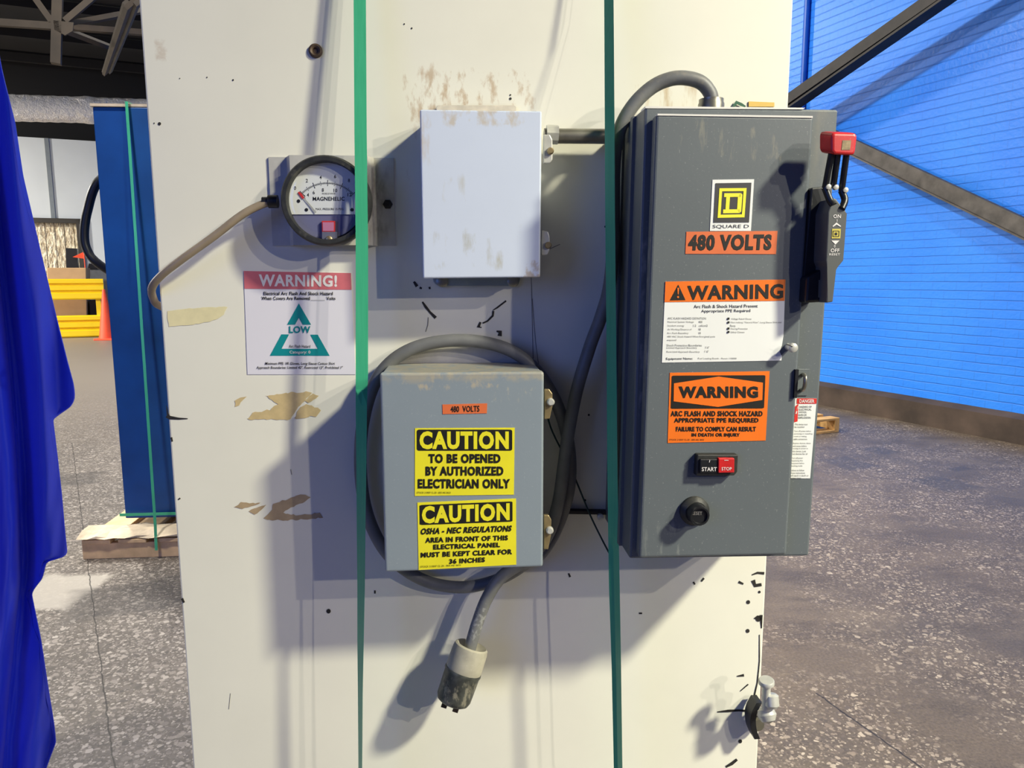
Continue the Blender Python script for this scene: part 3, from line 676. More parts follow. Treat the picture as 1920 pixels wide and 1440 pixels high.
# tape residue, chips and scratches
def flat(name, polys, m, d=.0006):
    bm = BM()
    for p_ in polys: poly(bm, p_, d)
    return obj(name, bm, m, cab)
def rag(pts, j=1.6):                       # ragged outline
    out = []
    for i, (x, y) in enumerate(pts):
        x2, y2 = pts[(i+1) % len(pts)]; n = max(1, int(math.hypot(x2-x, y2-y)/5))
        for k_ in range(n): out.append((x+(x2-x)*k_/n+random.uniform(-j, j), y+(y2-y)*k_/n+random.uniform(-j, j)))
    return out
flat('yellow_tape', [rag([(313, 584), (345, 579), (380, 577), (426, 575), (420, 590), (404, 600), (372, 607), (340, 611), (316, 612)], .8)], m_residue_yellow)
flat('tape_residue', [rag([(496, 742), (540, 736), (585, 735), (572, 752), (556, 766), (545, 787), (500, 786), (462, 786), (475, 774), (505, 768), (520, 757)], 1.8), rag([(560, 768), (575, 756), (602, 768), (594, 780), (552, 785)], 1.8),
                      rag([(440, 752), (452, 746), (462, 744), (455, 752), (448, 760), (441, 763)], 1.2), rag([(586, 738), (598, 742), (578, 756), (572, 752)], 1)], m_residue)
flat('tape_residue', [rag([(440, 950), (452, 942), (490, 943), (472, 950), (455, 955)], 1.4), rag([(466, 958), (490, 948), (500, 946), (486, 958), (478, 966)], 1.2), rag([(513, 944), (540, 936), (568, 926), (582, 932), (572, 942), (545, 952), (530, 962), (560, 966), (600, 962), (606, 970), (580, 974), (500, 976), (494, 972), (510, 956)], 1.5)], m_residue_dark)
bm = BM()
for pts, wd in (([(313, 779), (318, 783), (335, 785), (352, 785)], [9, 7, 4, 1.5]), ([(312, 760), (315, 780)], [1, 4]),
                ([(792, 566), (798, 575), (806, 585), (817, 596)], [3, 5, 4, 6]), ([(949, 564), (932, 577), (924, 582)], [3, 3, 1.5]), ([(925, 583), (924, 592), (914, 602), (905, 606)], [4, 4, 3, 3]), ([(901, 604), (897, 613), (903, 614)], [4, 6, 2]),
                ([(931, 621), (938, 622), (937, 630)], [3, 7, 8]), ([(1433, 1075), (1420, 1074), (1410, 1078)], [5, 4, 2]), ([(1412, 1088), (1416, 1098), (1428, 1096)], [8, 7, 6]), ([(1414, 1160), (1420, 1157), (1428, 1160)], [2, 6, 9]), ([(1427, 1153), (1428, 1178)], [6, 2]),
                ([(1345, 1335), (1365, 1333), (1385, 1332), (1402, 1333)], [2, 5, 4, 4]), ([(1382, 1268), (1395, 1266)], [2, 5]), ([(1388, 1296), (1403, 1283)], [1.5, 2.5]), ([(1361, 1438), (1372, 1432), (1382, 1424)], [4, 6, 5]), ([(1385, 1091), (1394, 1095)], [5, 3]), ([(1315, 1090), (1320, 1084)], [3, 4]), ([(1300, 1091), (1303, 1096)], [3, 3]),
                ([(321, 820), (323, 828)], [4, 3]), ([(341, 1122), (345, 1130)], [5, 4]), ([(776, 528), (782, 537)], [4, 6]), ([(787, 539), (791, 541)], [4, 3]), ([(805, 538), (806, 542)], [4, 3]), ([(703, 1107), (703, 1113)], [3, 3]), ([(1066, 1075), (1069, 1082)], [3, 4]), ([(334, 937), (338, 934)], [2, 3]),
                ([(1424, 1190), (1424, 1240), (1420, 1280), (1412, 1315)], [1.5, 2, 2.5, 3]), ([(1198, 1150), (1204, 1150)], [3, 3])):
    strip(bm, pts, wd, .0006)
for x, y, r in ((299, 232, 3), (616, 1146, 4.2), (1403, 1129, 3.6), (1402, 1183, 3.6), (1422, 1160, 5.5), (1388, 1390, 3.6), (1424, 1110, 2.4), (289, 231, 1.2), (337, 147, 1), (437, 150, 1.6), (388, 145, 1.2), (758, 45, 1.4), (772, 53, 1.6), (957, 185, 2.4), (957, 178, 1.5), (1135, 425, 2), (1104, 778, 2), (1097, 938, 2)):
    poly(bm, ring_px(x, y, r, r*1.05, 12), .0006)
obj('paint_chips', bm, m_chip, cab, kind='stuff')
bm = BM()
for pts, wd in (([(996, 520), (998, 600), (1000, 690)], 1.2), ([(998, 560), (1004, 640), (1012, 700)], 1.0), ([(803, 595), (802, 610), (798, 622)], 1.4), ([(1028, 468), (1050, 458)], 1.2), ([(1000, 480), (1002, 520)], 1.2), ([(432, 1300), (429, 1330)], .8), ([(545, 880), (547, 890)], 1)):
    strip(bm, pts, wd, .0005)
obj('scratches', bm, m_pencil, cab, kind='stuff')
bm = BM(); lathe(bm, P(592, 96), (0, -1, 0), [(0, .009), (.003, .009), (.0045, .0065), (.003, .004), (.0005, .0035)], 24); obj('bolt', bm, mat('rusty_bolt', srgb(92, 74, 58), .6, .3, var=.3, vscale=90), cab, smooth=True)
bm = BM(); slab(bm, [(1404, 190), (1452, 192), (1452, 200), (1404, 200)], .002, .0015); obj('yellow_tag', bm, mat('yellow_tag', srgb(226, 186, 92), .6), cab)
bm = BM(); strip(bm, [(1375, 200), (1381, 192), (1390, 196), (1398, 200)], [4, 7, 6, 3], .003); obj('green_tape', bm, mat('green_tape', srgb(40, 92, 66), .6), cab)

# warning sticker of clear film on the cream panel
sq = [(457, 508), (658, 512), (667, 702), (464, 702)]
bm = BM(); slab(bm, sq, .0010, .0008); st = obj('warning_sticker', bm, m_film, cab)
bm = BM(); poly(bm, [mapq(sq, 0, 0), mapq(sq, 1, 0), mapq(sq, 1, .165), mapq(sq, 0, .172)], .0014); obj('red_band', bm, m_faded_red, st)
bm = BM(); text(bm, 'WARNING!', ((485, 514), (632, 516), (632, 538), (485, 537)), .0018, .035); obj('header_lettering', bm, m_text_white, st)
bm = BM(); text(bm, 'Category: 0', (543, 657.5, 582, 664.5), .0018, .01); obj('category_lettering', bm, m_text_white, st)
bm = BM()
text(bm, 'Electrical Arc Flash And Shock Hazard', (494, 547, 624, 553.5), .0018, .02); text(bm, 'When Covers Are Removed', (490, 556, 581, 562.5), .0018, .02); text(bm, 'Volts', (612, 556.5, 629, 562.5), .0018, .02); strip(bm, [(583, 563), (609, 563)], .5, .0018)
obj('black_lettering', bm, m_ink, st)
bm = BM(); text(bm, 'Arc Flash Hazard', (542, 646.5, 582, 652), .0018, .005); obj('inner_lettering', bm, m_ink, st); bm = BM(); text(bm, 'Minimum PPE: VR Gloves, Long Sleeve Cotton Shirt', (497, 679, 628, 685.5), .0018, .012, .15)
text(bm, 'Approach Boundaries: Limited 42", Restricted 12", Prohibited 1"', (481, 686.5, 643, 693), .0018, .012, .15)
obj('bottom_lettering', bm, m_ink, st)
bm = BM(); poly(bm, [(560.3, 569), (583.3, 608.7), (567.5, 608.7), (560.3, 596), (553.3, 608.7), (538.3, 608.7)], .0014)
poly(bm, [(527.5, 627), (542, 627), (528, 654), (596, 654), (618, 667), (506, 667)], .0014); poly(bm, [(581.7, 627.5), (595.8, 627.5), (618, 667), (596, 654)], .0014)
text(bm, 'LOW', (542, 611.5, 582, 624.5), .0018, .03); obj('teal_triangle', bm, m_teal, st)

# toggle clamp at the lower right edge
ct = obj('edge_clamp', (lambda b: (lathe(b, P(1416, 1352, .004), (0, -1, 0), [(0, .01), (.012, .01)], 12), b)[1])(BM()), m_steel, cab)
bm = BM(); pts = [P(x, y, .03) for x, y in ((1424, 1318), (1415, 1335), (1412, 1352), (1414, 1370), (1420, 1386))]
prev = None
for i, q in enumerate(catmull(pts, 4)):
    ww = .0045
    rg = [bm.verts.new(q+Vector((a*ww, b, 0))) for a, b in ((-1, 0), (1, 0), (1, .022), (-1, .022))]
    if prev:
        for a in range(4): bm.faces.new((prev[a], prev[(a+1) % 4], rg[(a+1) % 4], rg[a]))
    else: bm.faces.new(rg)
    prev = rg
bm.faces.new(prev[::-1]); obj('strike_plate', bm, m_black, ct)
bm = BM(); tube(bm, [P(1437, 1283, .062), P(1436, 1330, .058)], .0062, 14); lathe(bm, P(1437, 1284, .062), (P(1437, 1272, .064)-P(1437, 1284, .062)), [(0, .007), (.003, .0115), (.007, .0115), (.009, .010), (.0092, 0)], 24)
obj('clamp_handle', bm, m_steel_light, ct, smooth=True)
bm = BM(); tube(bm, [P(1432, 1306, .05), P(1446, 1310, .06)], .0065, 12); lathe(bm, P(1446, 1304, .06), (0, -.3, -1), [(-.003, .007), (0, .0105), (.014, .0105), (.018, .007)], 18)
lathe(bm, P(1434, 1325, .05), (.1, -.5, -.8), [(0, .006), (.004, .012), (.012, .014), (.02, .010), (.024, 0)], 20); tube(bm, [P(1424, 1332, .0), P(1434, 1336, .055)], .006, 10)
obj('clamp_pivot', bm, m_steel_light, ct, smooth=True)

# ================================================================== pressure gauge
gz_ = P(610, 375, 0)
gt = thing('pressure_gauge', gz_, 'round black-rimmed differential pressure gauge on a grey bracket at left of the cream cabinet', 'gauge')
bm = BM()
zt0, zb0 = P(520, 295).z, P(520, 461).z
xs = [P(508, 375).x, P(541, 375).x, P(541, 375, .018).x+.004, P(692, 375, .018).x, P(703, 375).x, P(740, 375).x]; dd = [.003, .003, .02, .02, .003, .003]
prev = None
for x, d in zip(xs, dd):
    tilt = -.005 if x > 0 else 0
    rg = [bm.verts.new((x, -d, zt0)), bm.verts.new((x, -d, zb0)), bm.verts.new((x, -d+.0028, zb0)), bm.verts.new((x, -d+.0028, zt0))]
    if prev:
        for a in range(4): bm.faces.new((prev[a], prev[(a+1) % 4], rg[(a+1) % 4], rg[a]))
    else: bm.faces.new(rg)
    prev = rg
bm.faces.new(prev[::-1]); brk = obj('mounting_bracket', bm, m_bracket, gt)
bm = BM(); lathe(bm, P(727, 383, .003), (0, -1, 0), [(0, .0068), (.003, .0062), (.004, .003), (.004, 0)], 6); obj('bolt', bm, m_chip, brk)
gc = P(610, 375.5, .056); gr = (P(696, 375.5, .056).x - P(525, 375.5, .056).x)/2
AX = (0, -1, 0); g0 = gc + Vector((0, .056-.02, 0))
bm = BM(); lathe(bm, g0, AX, [(0, gr*.8), (.004, gr*.96), (.012, gr), (.026, gr), (.033, gr*.985), (.036, gr*.95), (.036, gr*.865), (.031, gr*.85), (.018, gr*.845), (.018, 0)], 64); obj('bezel', bm, m_black_dusty, gt, smooth=True)
dl = .0415
def gp(x, y): return (480+x/6.0, 260+y/6.0)
dcx, dcy = 610.5, 374
bm = BM(); rI = (gr*.838)*F_PX/1.0; rI = 73.0
def arc_clip(y_cut, x_cut, upper=True, n=48):
    pts = []
    for i in range(n+1):
        a = PI + PI*i/n
        x = dcx+rI*math.cos(a)*.985; y = dcy+rI*math.sin(a)
        pts.append((x, y))
    low = []
    import math as m_
    xx = math.sqrt(max(0, 1-((y_cut-dcy)/rI)**2))*rI*.985
    return pts + [(dcx+xx, y_cut), (dcx-xx, y_cut)]
poly(bm, arc_clip(gp(0, 852)[1], 0), dl); dial = obj('dial', bm, m_paper, gt)
bm = BM(); poly(bm, ring_px(dcx, dcy, rI, rI*1.01, 48), dl-.0015); obj('dial_backplate', bm, mat('blue_grey_backplate', srgb(120, 120, 150), .4), gt)
bm = BM()
text(bm, 'MAGNEHELIC', (586.5, 369, 646, 376.5), dl+.0003, .02); text(bm, 'MAX. PRESSURE 15 PSIG', (592, 390, 644, 394), dl+.0003); text(bm, 'INCHES OF WATER', (604, 361.5, 629, 364.5), dl+.0003)
for s, x, y in (('0', 440, 555), ('2', 572, 472), ('4', 727, 435), ('6', 890, 425), ('8', 1045, 470), ('2', 545, 655), ('4', 585, 632), ('6', 650, 605), ('8', 752, 577), ('12', 1052, 630)):
    cx, cy = gp(x, y); text(bm, s, (cx-1.9*len(s), cy-3.3, cx+1.9*len(s), cy+3.3), dl+.0003, .01)
cx, cy = gp(893, 582); text(bm, '10', (cx-3.4, cy-3.3, cx+3.4, cy+3.3), dl+.0003, .01)
for i in range(41):
    a = math.radians(226 + 90*i/40); L1, L2 = (372, 440) if i % 10 == 0 else ((380, 430) if i % 5 == 0 else (392, 418))
    c_, s_ = math.cos(a), math.sin(a); strip(bm, [gp(800+L1*c_, 905+L1*s_), gp(800+L2*c_, 905+L2*s_)], 1.0 if i % 10 == 0 else .6, dl+.0003)
strip(bm, [gp(800+405*math.cos(math.radians(226+90*i/30)), 905+405*math.sin(math.radians(226+90*i/30))) for i in range(31)], .6, dl+.0003)
for x, y in ((567, 800), (1080, 800), (478, 702)): poly(bm, ring_px(*gp(x, y), 3.3, 3.3, 14), dl+.0004)
obj('dial_markings', bm, m_ink, dial)
bm = BM(); strip(bm, [gp(530, 660), gp(600, 745), gp(670, 835)], [2, 3, 4.5], dl+.0012); obj('pointer', bm, m_steel_light, dial)
bm = BM(); strip(bm, [gp(478, 600), gp(505, 630), gp(535, 672)], [3.5, 5, 4.5], dl+.0013); obj('pointer_tip', bm, m_label_red, dial)
bm = BM(); slab(bm, [gp(738, 925), gp(890, 925), gp(888, 1048), gp(742, 1048)], dl+.003, .004, .0004); gl_ = obj('zero_label', bm, m_label_red, gt)
bm = BM(); slab(bm, [gp(750, 940), gp(876, 940), gp(875, 1038), gp(753, 1038)], dl+.0034, .0003); obj('pink_patch', bm, mat('pink_print', srgb(206, 130, 160), .5), gl_)
bm = BM(); slab(bm, [gp(740, 1048), gp(912, 1048), gp(912, 1160), gp(740, 1160)], dl+.004, .006, .0006); obj('zero_housing', bm, mat('grey_housing', srgb(110, 110, 128), .4), gt)
bm = BM(); lathe(bm, P(*gp(825, 1135), dl+.004), AX, [(0, .0045), (.004, .0045), (.005, .003), (.005, 0)], 16); obj('zero_screw', bm, m_brass, gt, smooth=True)
bm = BM(); lathe(bm, gc+Vector((0, .0035, 0)), AX, [(0, gr*.865), (.0022, gr*.86), (.0035, gr*.7), (.0042, gr*.3), (.0044, 0)], 48); bm.faces.ensure_lookup_table(); bmesh.ops.delete(bm, geom=[f for f in bm.faces if len(f.verts) > 10], context='FACES_ONLY'); obj('lens', bm, m_lens, gt, smooth='all')
bm = BM(); lathe(bm, P(521, 378, .03), (-1, 0, 0), [(0, .0085), (.012, .0085), (.012, .006), (.02, .006)], 16); obj('port_fitting', bm, m_black, gt, smooth=True)
bm = BM(); tube(bm, catmull([P(519, 378, .03), P(495, 382, .031), P(455, 402, .034), P(400, 444, .036), P(340, 487, .034), P(302, 517, .026), P(285, 540, .014), P(281, 560, .0) + Vector((0, .012, 0)), P(287, 574, 0) + Vector((-.004, .03, 0)), P(292, 580, 0) + Vector((-.006, .10, -.01))], 8), .0052, 12)
tag(obj('rubber_tube', bm, m_tube, smooth='all'), 'thin tan air tube from the gauge bending around the left cabinet edge', 'tube')

# ================================================================== white junction box
wt_ = thing('junction_box', P(902, 365, .03), 'white metal junction box with tan dirt stains mounted above the grey control box', 'box')
dq = [(787, 205), (1016, 208), (1013, 520), (793, 522)]
D2 = .075
q = quad_px(dq, D2)
bm = BM(); hull8(bm, q, shift(q, .012), .0022, 3); obj('lid', bm, m_white, wt_)
cq = sum(q, Vector())/4
qb = [cq + Vector(((p.x-cq.x)*.975 + .0015, 0, (p.z-cq.z)*.985)) for p in q]
bm = BM(); hull8(bm, shift(qb, .0125), [Vector((p.x, -.003, p.z)) for p in qb], .002); obj('body', bm, m_white, wt_)
for pts, nm in (([(1019, 252), (1031, 252), (1036, 262), (1036, 300), (1031, 306), (1019, 306)], 'clamp'), ([(1016, 432), (1028, 434), (1031, 445), (1030, 470), (1026, 478), (1016, 478)], 'clamp')):
    bm = BM(); slab(bm, pts, .066, .006, .0012); cl = obj(nm, bm, m_steel_light, wt_)
    cx = sum(p[0] for p in pts)/len(pts); cy = sum(p[1] for p in pts)/len(pts)
    bm = BM(); lathe(bm, P(cx+3, cy+4, .066), AX, [(0, .0045), (.004, .0045), (.006, .003), (.006, 0)], 14); obj('clamp_screw', bm, m_brass, cl, smooth=True)
bm = BM(); slab(bm, rrect(818, 197, 968, 240, 5), .006, .003, .0006); obj('mounting_foot', bm, mat('dirty_white_tab', srgb(206, 196, 176), .6, var=.15, vscale=50), wt_)
bm = BM(); slab(bm, rrect(812, 480, 975, 536, 13), .006, .003, .0006); ft = obj('mounting_foot', bm, m_grey, wt_)
for x in (829, 962):
    bm = BM(); lathe(bm, P(x, 527, .006), AX, [(0, .0085), (.0025, .0085), (.004, .0055), (.004, 0)], 20); obj('bolt', bm, m_steel, ft, smooth=True)
bm = BM(); tube(bm, [P(1020, 255, .03), P(1175, 256, .03)], .0098, 18); cd = thing('conduit', P(1090, 256, .03), 'short galvanised conduit pipe joining the white junction box to the starter', 'pipe'); obj('pipe', bm, m_steel, cd, smooth=True)
bm = BM(); tube(bm, [P(1024, 252, .03), P(1046, 253, .03)], .0125, 8); obj('connector', bm, m_steel_light, cd, smooth=True)

# ================================================================== grey control box
gx = thing('control_box', P(866, 870, .05), 'light grey control box with two yellow caution labels in the cable coil', 'box')
D3 = .125
dq = [(712, 700), (1020, 697), (1018, 1063), (722, 1073)]
q = quad_px(dq, D3)
bm = BM(); hull8(bm, q, shift(q, .016), .003, 3); obj('door', bm, m_grey, gx)
cq = sum(q, Vector())/4
qb = [cq + Vector(((p.x-cq.x)*.985, 0, (p.z-cq.z)*.992)) for p in q]
bm = BM(); hull8(bm, shift(qb, .0165), [Vector((p.x, -.006, p.z)) for p in qb], .002); obj('body', bm, m_grey, gx)
ql = [cq + Vector(((p.x-cq.x)*1.0, 0, (p.z-cq.z)*.96)) for p in q]
bm = BM(); hull8(bm, [Vector((p.x, -.100, p.z)) for p in (ql[0], ql[0]+Vector((.004, 0, 0)), ql[3]+Vector((.004, 0, 0)), ql[3])], [Vector((p.x-.0, -.09, p.z)) for p in (ql[0], ql[0]+Vector((.004, 0, 0)), ql[3]+Vector((.004, 0, 0)), ql[3])]); obj('gasket_lip', bm, m_grey, gx)
for pts in ([(1021, 730), (1030, 730), (1036, 738), (1036, 762), (1031, 785), (1021, 786)], [(1020, 966), (1029, 966), (1034, 975), (1033, 1005), (1028, 1030), (1020, 1030)]):
    bm = BM(); slab(bm, pts, D3-.012, .006, .001); cl = obj('clamp', bm, m_brass, gx)
    cx = sum(p[0] for p in pts)/len(pts); cy = sum(p[1] for p in pts)/len(pts)
    bm = BM(); lathe(bm, P(cx+3, cy-2, D3-.012), AX, [(0, .005), (.004, .005), (.006, .0035), (.006, 0)], 14); obj('clamp_screw', bm, m_steel_light, cl, smooth=True)
bm = BM(); slab(bm, [(742, 690), (748, 668), (790, 652), (850, 645), (900, 645), (960, 652), (988, 668), (995, 690)], .0055, .003, .0006); ft = obj('mounting_foot', bm, m_bracket, gx)
for x, y in ((758, 661), (956, 656), (979, 668)):
    bm = BM(); lathe(bm, P(x, y, .0055), AX, [(0, .005), (.004, .005), (.0055, .003), (.0055, 0)], 14); obj('bolt', bm, m_steel_light, ft, smooth=True)
bm = BM(); slab(bm, [(829.5, 758.5), (913.5, 756.4), (912.8, 775), (830, 776.5)], D3+.0006, .0006); lb = obj('voltage_label', bm, m_orange_dull, gx)
bm = BM(); text(bm, '480  VOLTS', ((845, 761.5), (899, 760.5), (899, 772), (845, 773)), D3+.001, .02); obj('lettering', bm, m_ink, lb)
T = D3+.0012
bm = BM(); slab(bm, [(778, 803), (965, 802), (963.5, 927.5), (777.8, 930)], D3+.0006, .0006); lb = obj('caution_label', bm, m_yellow, gx)
bm = BM(); poly(bm, rrect(781.5, 805.5, 960.5, 845, 4), D3+.0009); obj('black_header', bm, m_ink, lb)
bm = BM(); text(bm, 'CAUTION', (786.5, 808.5, 954, 842.5), T, .05); obj('header_lettering', bm, m_yellow, lb)
bm = BM(); text(bm, 'TO BE OPENED', (803.5, 851, 938.5, 868.5), T, .05); text(bm, 'BY AUTHORIZED', (798, 874.5, 944, 892), T, .05); text(bm, 'ELECTRICIAN ONLY', (783.5, 898, 956.5, 916), T, .05)
text(bm, 'STOCK 2 0007 CL.20 - 800 442 3633', (781.5, 922, 845, 925.4), T); obj('lettering', bm, m_ink, lb)
bm = BM(); slab(bm, [(782.5, 942.5), (967.5, 934.8), (968, 1058.8), (785, 1068.8)], D3+.0006, .0006); lb = obj('caution_label', bm, m_yellow, gx)
hq = [(786.5, 947), (961, 940), (961, 978), (787, 984.4)]
bm = BM(); poly(bm, [mapq(hq, u, v) for u, v in rrect(0, 0, 1, 1, .04)], D3+.0009); obj('black_header', bm, m_ink, lb)
bm = BM(); text(bm, 'CAUTION', ((791, 949), (955.6, 943), (955.6, 975.6), (791, 982)), T, .05); obj('header_lettering', bm, m_yellow, lb)
bm = BM()
for s, qq, sh in (('OSHA - NEC REGULATIONS', ((789, 990.6), (960, 985), (960, 996.5), (789, 1002.5)), .25), ('AREA IN FRONT OF THIS', ((797.5, 1008), (952.5, 1003.5), (952.5, 1013), (797.5, 1018)), 0), ('ELECTRICAL PANEL', ((812.5, 1021), (937.5, 1017), (937.5, 1026), (812.5, 1030.6)), 0), ('MUST BE KEPT CLEAR FOR', ((789, 1036), (960.6, 1029.4), (960.6, 1039.2), (789, 1045.6)), 0), ('36 INCHES', ((842.5, 1048), (909.4, 1044.4), (909.4, 1054), (842.5, 1057.5)), 0)):
    text(bm, s, qq, T, .05, sh)
text(bm, 'STOCK 2 0007 CL.20 - 800 442 3633', ((788, 1061), (864, 1058), (864, 1061), (788, 1064.5)), T); obj('lettering', bm, m_ink, lb)

# ================================================================== starter enclosure
sx_t = thing('motor_starter', P(1360, 620, .08), 'tall slate grey motor starter enclosure with warning labels and a disconnect handle', 'enclosure')
DB, DD = .160, .178
bq = [(1209, 200), (1572, 205), (1517, 1043), (1180, 1048)]
q = quad_px(bq, DB); bm = BM(); hull8(bm, q, [Vector((p.x, -.004, p.z)) for p in q], .003, 2); obj('body', bm, m_dark, sx_t)
dq = [(1230, 214), (1526, 219), (1475, 1041), (1198, 1047)]
qd = quad_px(dq, DD); bm = BM(); hull8(bm, qd, shift(qd, DD-DB-.0005), .0035, 3); obj('door', bm, m_dark, sx_t)
for dep, ins in ((.118, .004), (.06, .003)):       # vertical flanges on the left flank
    bm = BM(); a_, b_ = q[0], q[3]
    f = [Vector((a_.x-ins, -dep, a_.z-.002)), Vector((a_.x+.001, -dep, a_.z-.002)), Vector((b_.x+.001, -dep, b_.z+.002)), Vector((b_.x-ins, -dep, b_.z+.002))]
    hull8(bm, f, shift(f, .012)); obj('side_flange', bm, m_dark, sx_t)
bm = BM(); hull8(bm, [P(1010, 958), P(1135, 960), P(1400, 962), P(1400, 972), P(1010, 968)], [p-Vector((0, .012, 0)) for p in (P(1010, 958), P(1135, 960), P(1400, 962), P(1400, 972), P(1010, 968))]) if False else None
bm = BM(); slab(bm, [(1050, 957), (1160, 959), (1160, 966), (1050, 964)], .012, .011, .001); obj('mounting_strut', bm, m_brace_dark, sx_t)
bm = BM(); lathe(bm, P(1125, 968, .012), AX, [(0, .005), (.005, .005), (.006, .003), (.006, 0)], 10); obj('bolt', bm, m_steel_light, sx_t, smooth=True)
bm = BM(); slab(bm, [(1210, 199), (1510, 202), (1505, 205), (1210, 203)], DB+.0006, .02); m_edge_highlight = mat('worn_lip_highlight', srgb(226, 222, 212), .4); obj('worn_edge_highlight', bm, m_edge_highlight, sx_t)  # pale strip paints the lamp highlight on the partly worn body lip
bm = BM(); slab(bm, [(1233, 213), (1524, 217.5), (1524, 221), (1233, 216.5)], DD+.0006, .01); obj('worn_edge_highlight', bm, m_edge_highlight, sx_t)  # same painted highlight along the door's top lip
L0, L1, L2 = DD+.0006, DD+.0010, DD+.0014
# maker's emblem
bm = BM(); slab(bm, [(1336, 337), (1414, 336), (1408, 433), (1331, 433)], L0, .0006); lb = obj('emblem_plate', bm, m_paper, sx_t)
bm = BM(); poly(bm, [(1341.5, 343.5), (1409, 342.5), (1404.5, 417), (1337.5, 417.5)], L1); text(bm, 'SQUARE D', ((1336.5, 421.5), (1404.5, 421), (1404, 428.5), (1336, 429)), L1, .0); obj('black_field', bm, mat('emblem_black', srgb(62, 60, 60), .5), lb)
lg = [(1349, 353), (1400, 352.5), (1396, 407.5), (1345.5, 408.5)]
bm = BM(); lm = lambda u, v: mapq(lg, u, v)
def qd_(u0, v0, u1, v1): poly(bm, [lm(u0, v0), lm(u1, v0), lm(u1, v1), lm(u0, v1)], L2)
th_ = .105
qd_(0, 0, 1, th_); qd_(0, 1-th_, 1, 1); qd_(0, th_, th_, 1-th_); qd_(1-th_, th_, 1, 1-th_)
qd_(.19, .17, .80, .30); qd_(.19, .72, .80, .85); qd_(.27, .30, .41, .72); poly(bm, [lm(.80, .17), lm(.86, .22), lm(.86, .80), lm(.80, .85), lm(.70, .72), lm(.70, .30)], L2)
obj('yellow_emblem', bm, m_logo_y, lb)
# voltage label
bm = BM(); slab(bm, [(1287, 434.5), (1458, 433), (1455, 476.5), (1300, 476), (1285, 476)], L0, .0006); lb = obj('voltage_label', bm, m_orange_dull, sx_t)
bm = BM(); text(bm, '480 VOLTS', ((1292, 440), (1448, 439), (1446, 469), (1290, 470)), L1, .05); obj('lettering', bm, m_ink, lb)
# arc flash warning
bm = BM(); slab(bm, [(1247.7, 528), (1473, 524), (1469, 630), (1466, 648), (1462, 660), (1466, 668), (1465, 676), (1241, 680)], L0, .0006); lb = obj('arc_flash_label', bm, m_paper, sx_t)
bm = BM(); poly(bm, [(1247.7, 528), (1473, 524), (1471, 564), (1246, 566.5)], L1); obj('orange_header', bm, m_orange, lb)
bm = BM(); poly(bm, [(1271.8, 533.5), (1285.3, 562.5), (1256.3, 563)], L2); text(bm, 'WARNING', ((1289, 535.5), (1469, 532), (1468.5, 560), (1288.5, 562.5)), L2, .035)
obj('lettering', bm, m_ink, lb)
for y in (597.5, 604.5, 616, 622.5):
    bm = BM(); poly(bm, [(1364, y-2), (1368, y-2), (1367.6, y+2), (1363.6, y+2)], L2); obj('bullet_mark', bm, m_ink, lb)
bm = BM(); poly(bm, [(1270, 539.5), (1273.4, 539.5), (1272.3, 552), (1270.8, 552)], L2+.0004); poly(bm, ring_px(1271.4, 557, 2, 2, 12), L2+.0004); obj('exclamation_mark', bm, m_orange, lb)
bm = BM(); text(bm, 'Arc Flash & Shock Hazard Present', ((1301, 571.5), (1421, 570.5), (1421, 576.5), (1301, 578)), L1, .008); text(bm, 'Appropriate PPE Required', ((1315, 580.5), (1407, 579.5), (1407, 586.5), (1315, 587.5)), L1, .008); obj('heading', bm, m_ink_mid, lb)
bm = BM(); text(bm, 'Equipment Name:', ((1249, 670.5), (1299, 670), (1299, 675.5), (1249, 676)), L1, .005); obj('heading', bm, m_ink_mid, lb)
bm = BM()
for s, x0, y, x1 in (('ARC FLASH HAZARD DEFINITION', 1252, 597, 1324), ('Nominal System Voltage', 1252, 604, 1301), ('480', 1310, 603.6, 1317), ('Incident energy', 1252, 611, 1283), ('1.2   cal/cm2', 1300, 610.5, 1327), ('At Working Distance of', 1252, 618, 1297), ('18', 1310, 617.5, 1314), ('Arc Flash Boundary', 1251, 625, 1291), ('18', 1310, 624.5, 1314), ('480 VAC Shock Hazard When Energized parts', 1251, 631.5, 1341), ('exposed', 1251, 638, 1268), ('Shock Protection Boundaries', 1250, 647.5, 1316), ('Limited Approach Boundary', 1250, 652.5, 1307), ("3'-6\"", 1322, 651.5, 1330), ('Restricted Approach Boundary', 1250, 660, 1312), ("1'-0\"", 1321, 659, 1329), ('Fuel Loading Booth - Room 110000', 1309, 672.5, 1381), ('Voltage Rated Gloves', 1371, 598.3, 1409), ('Non melting, "Natural Fiber", Long Sleeve Shirt and', 1370, 604.8, 1465), ('Pants', 1369, 610.8, 1379), ('Hearing Protection', 1370, 616.8, 1402), ('Safety Glasses', 1370, 623.2, 1396)):
    text(bm, s, (x0, y-2.0, x1, y+2.0), L1)
obj('small_print', bm, m_ink_soft, lb)
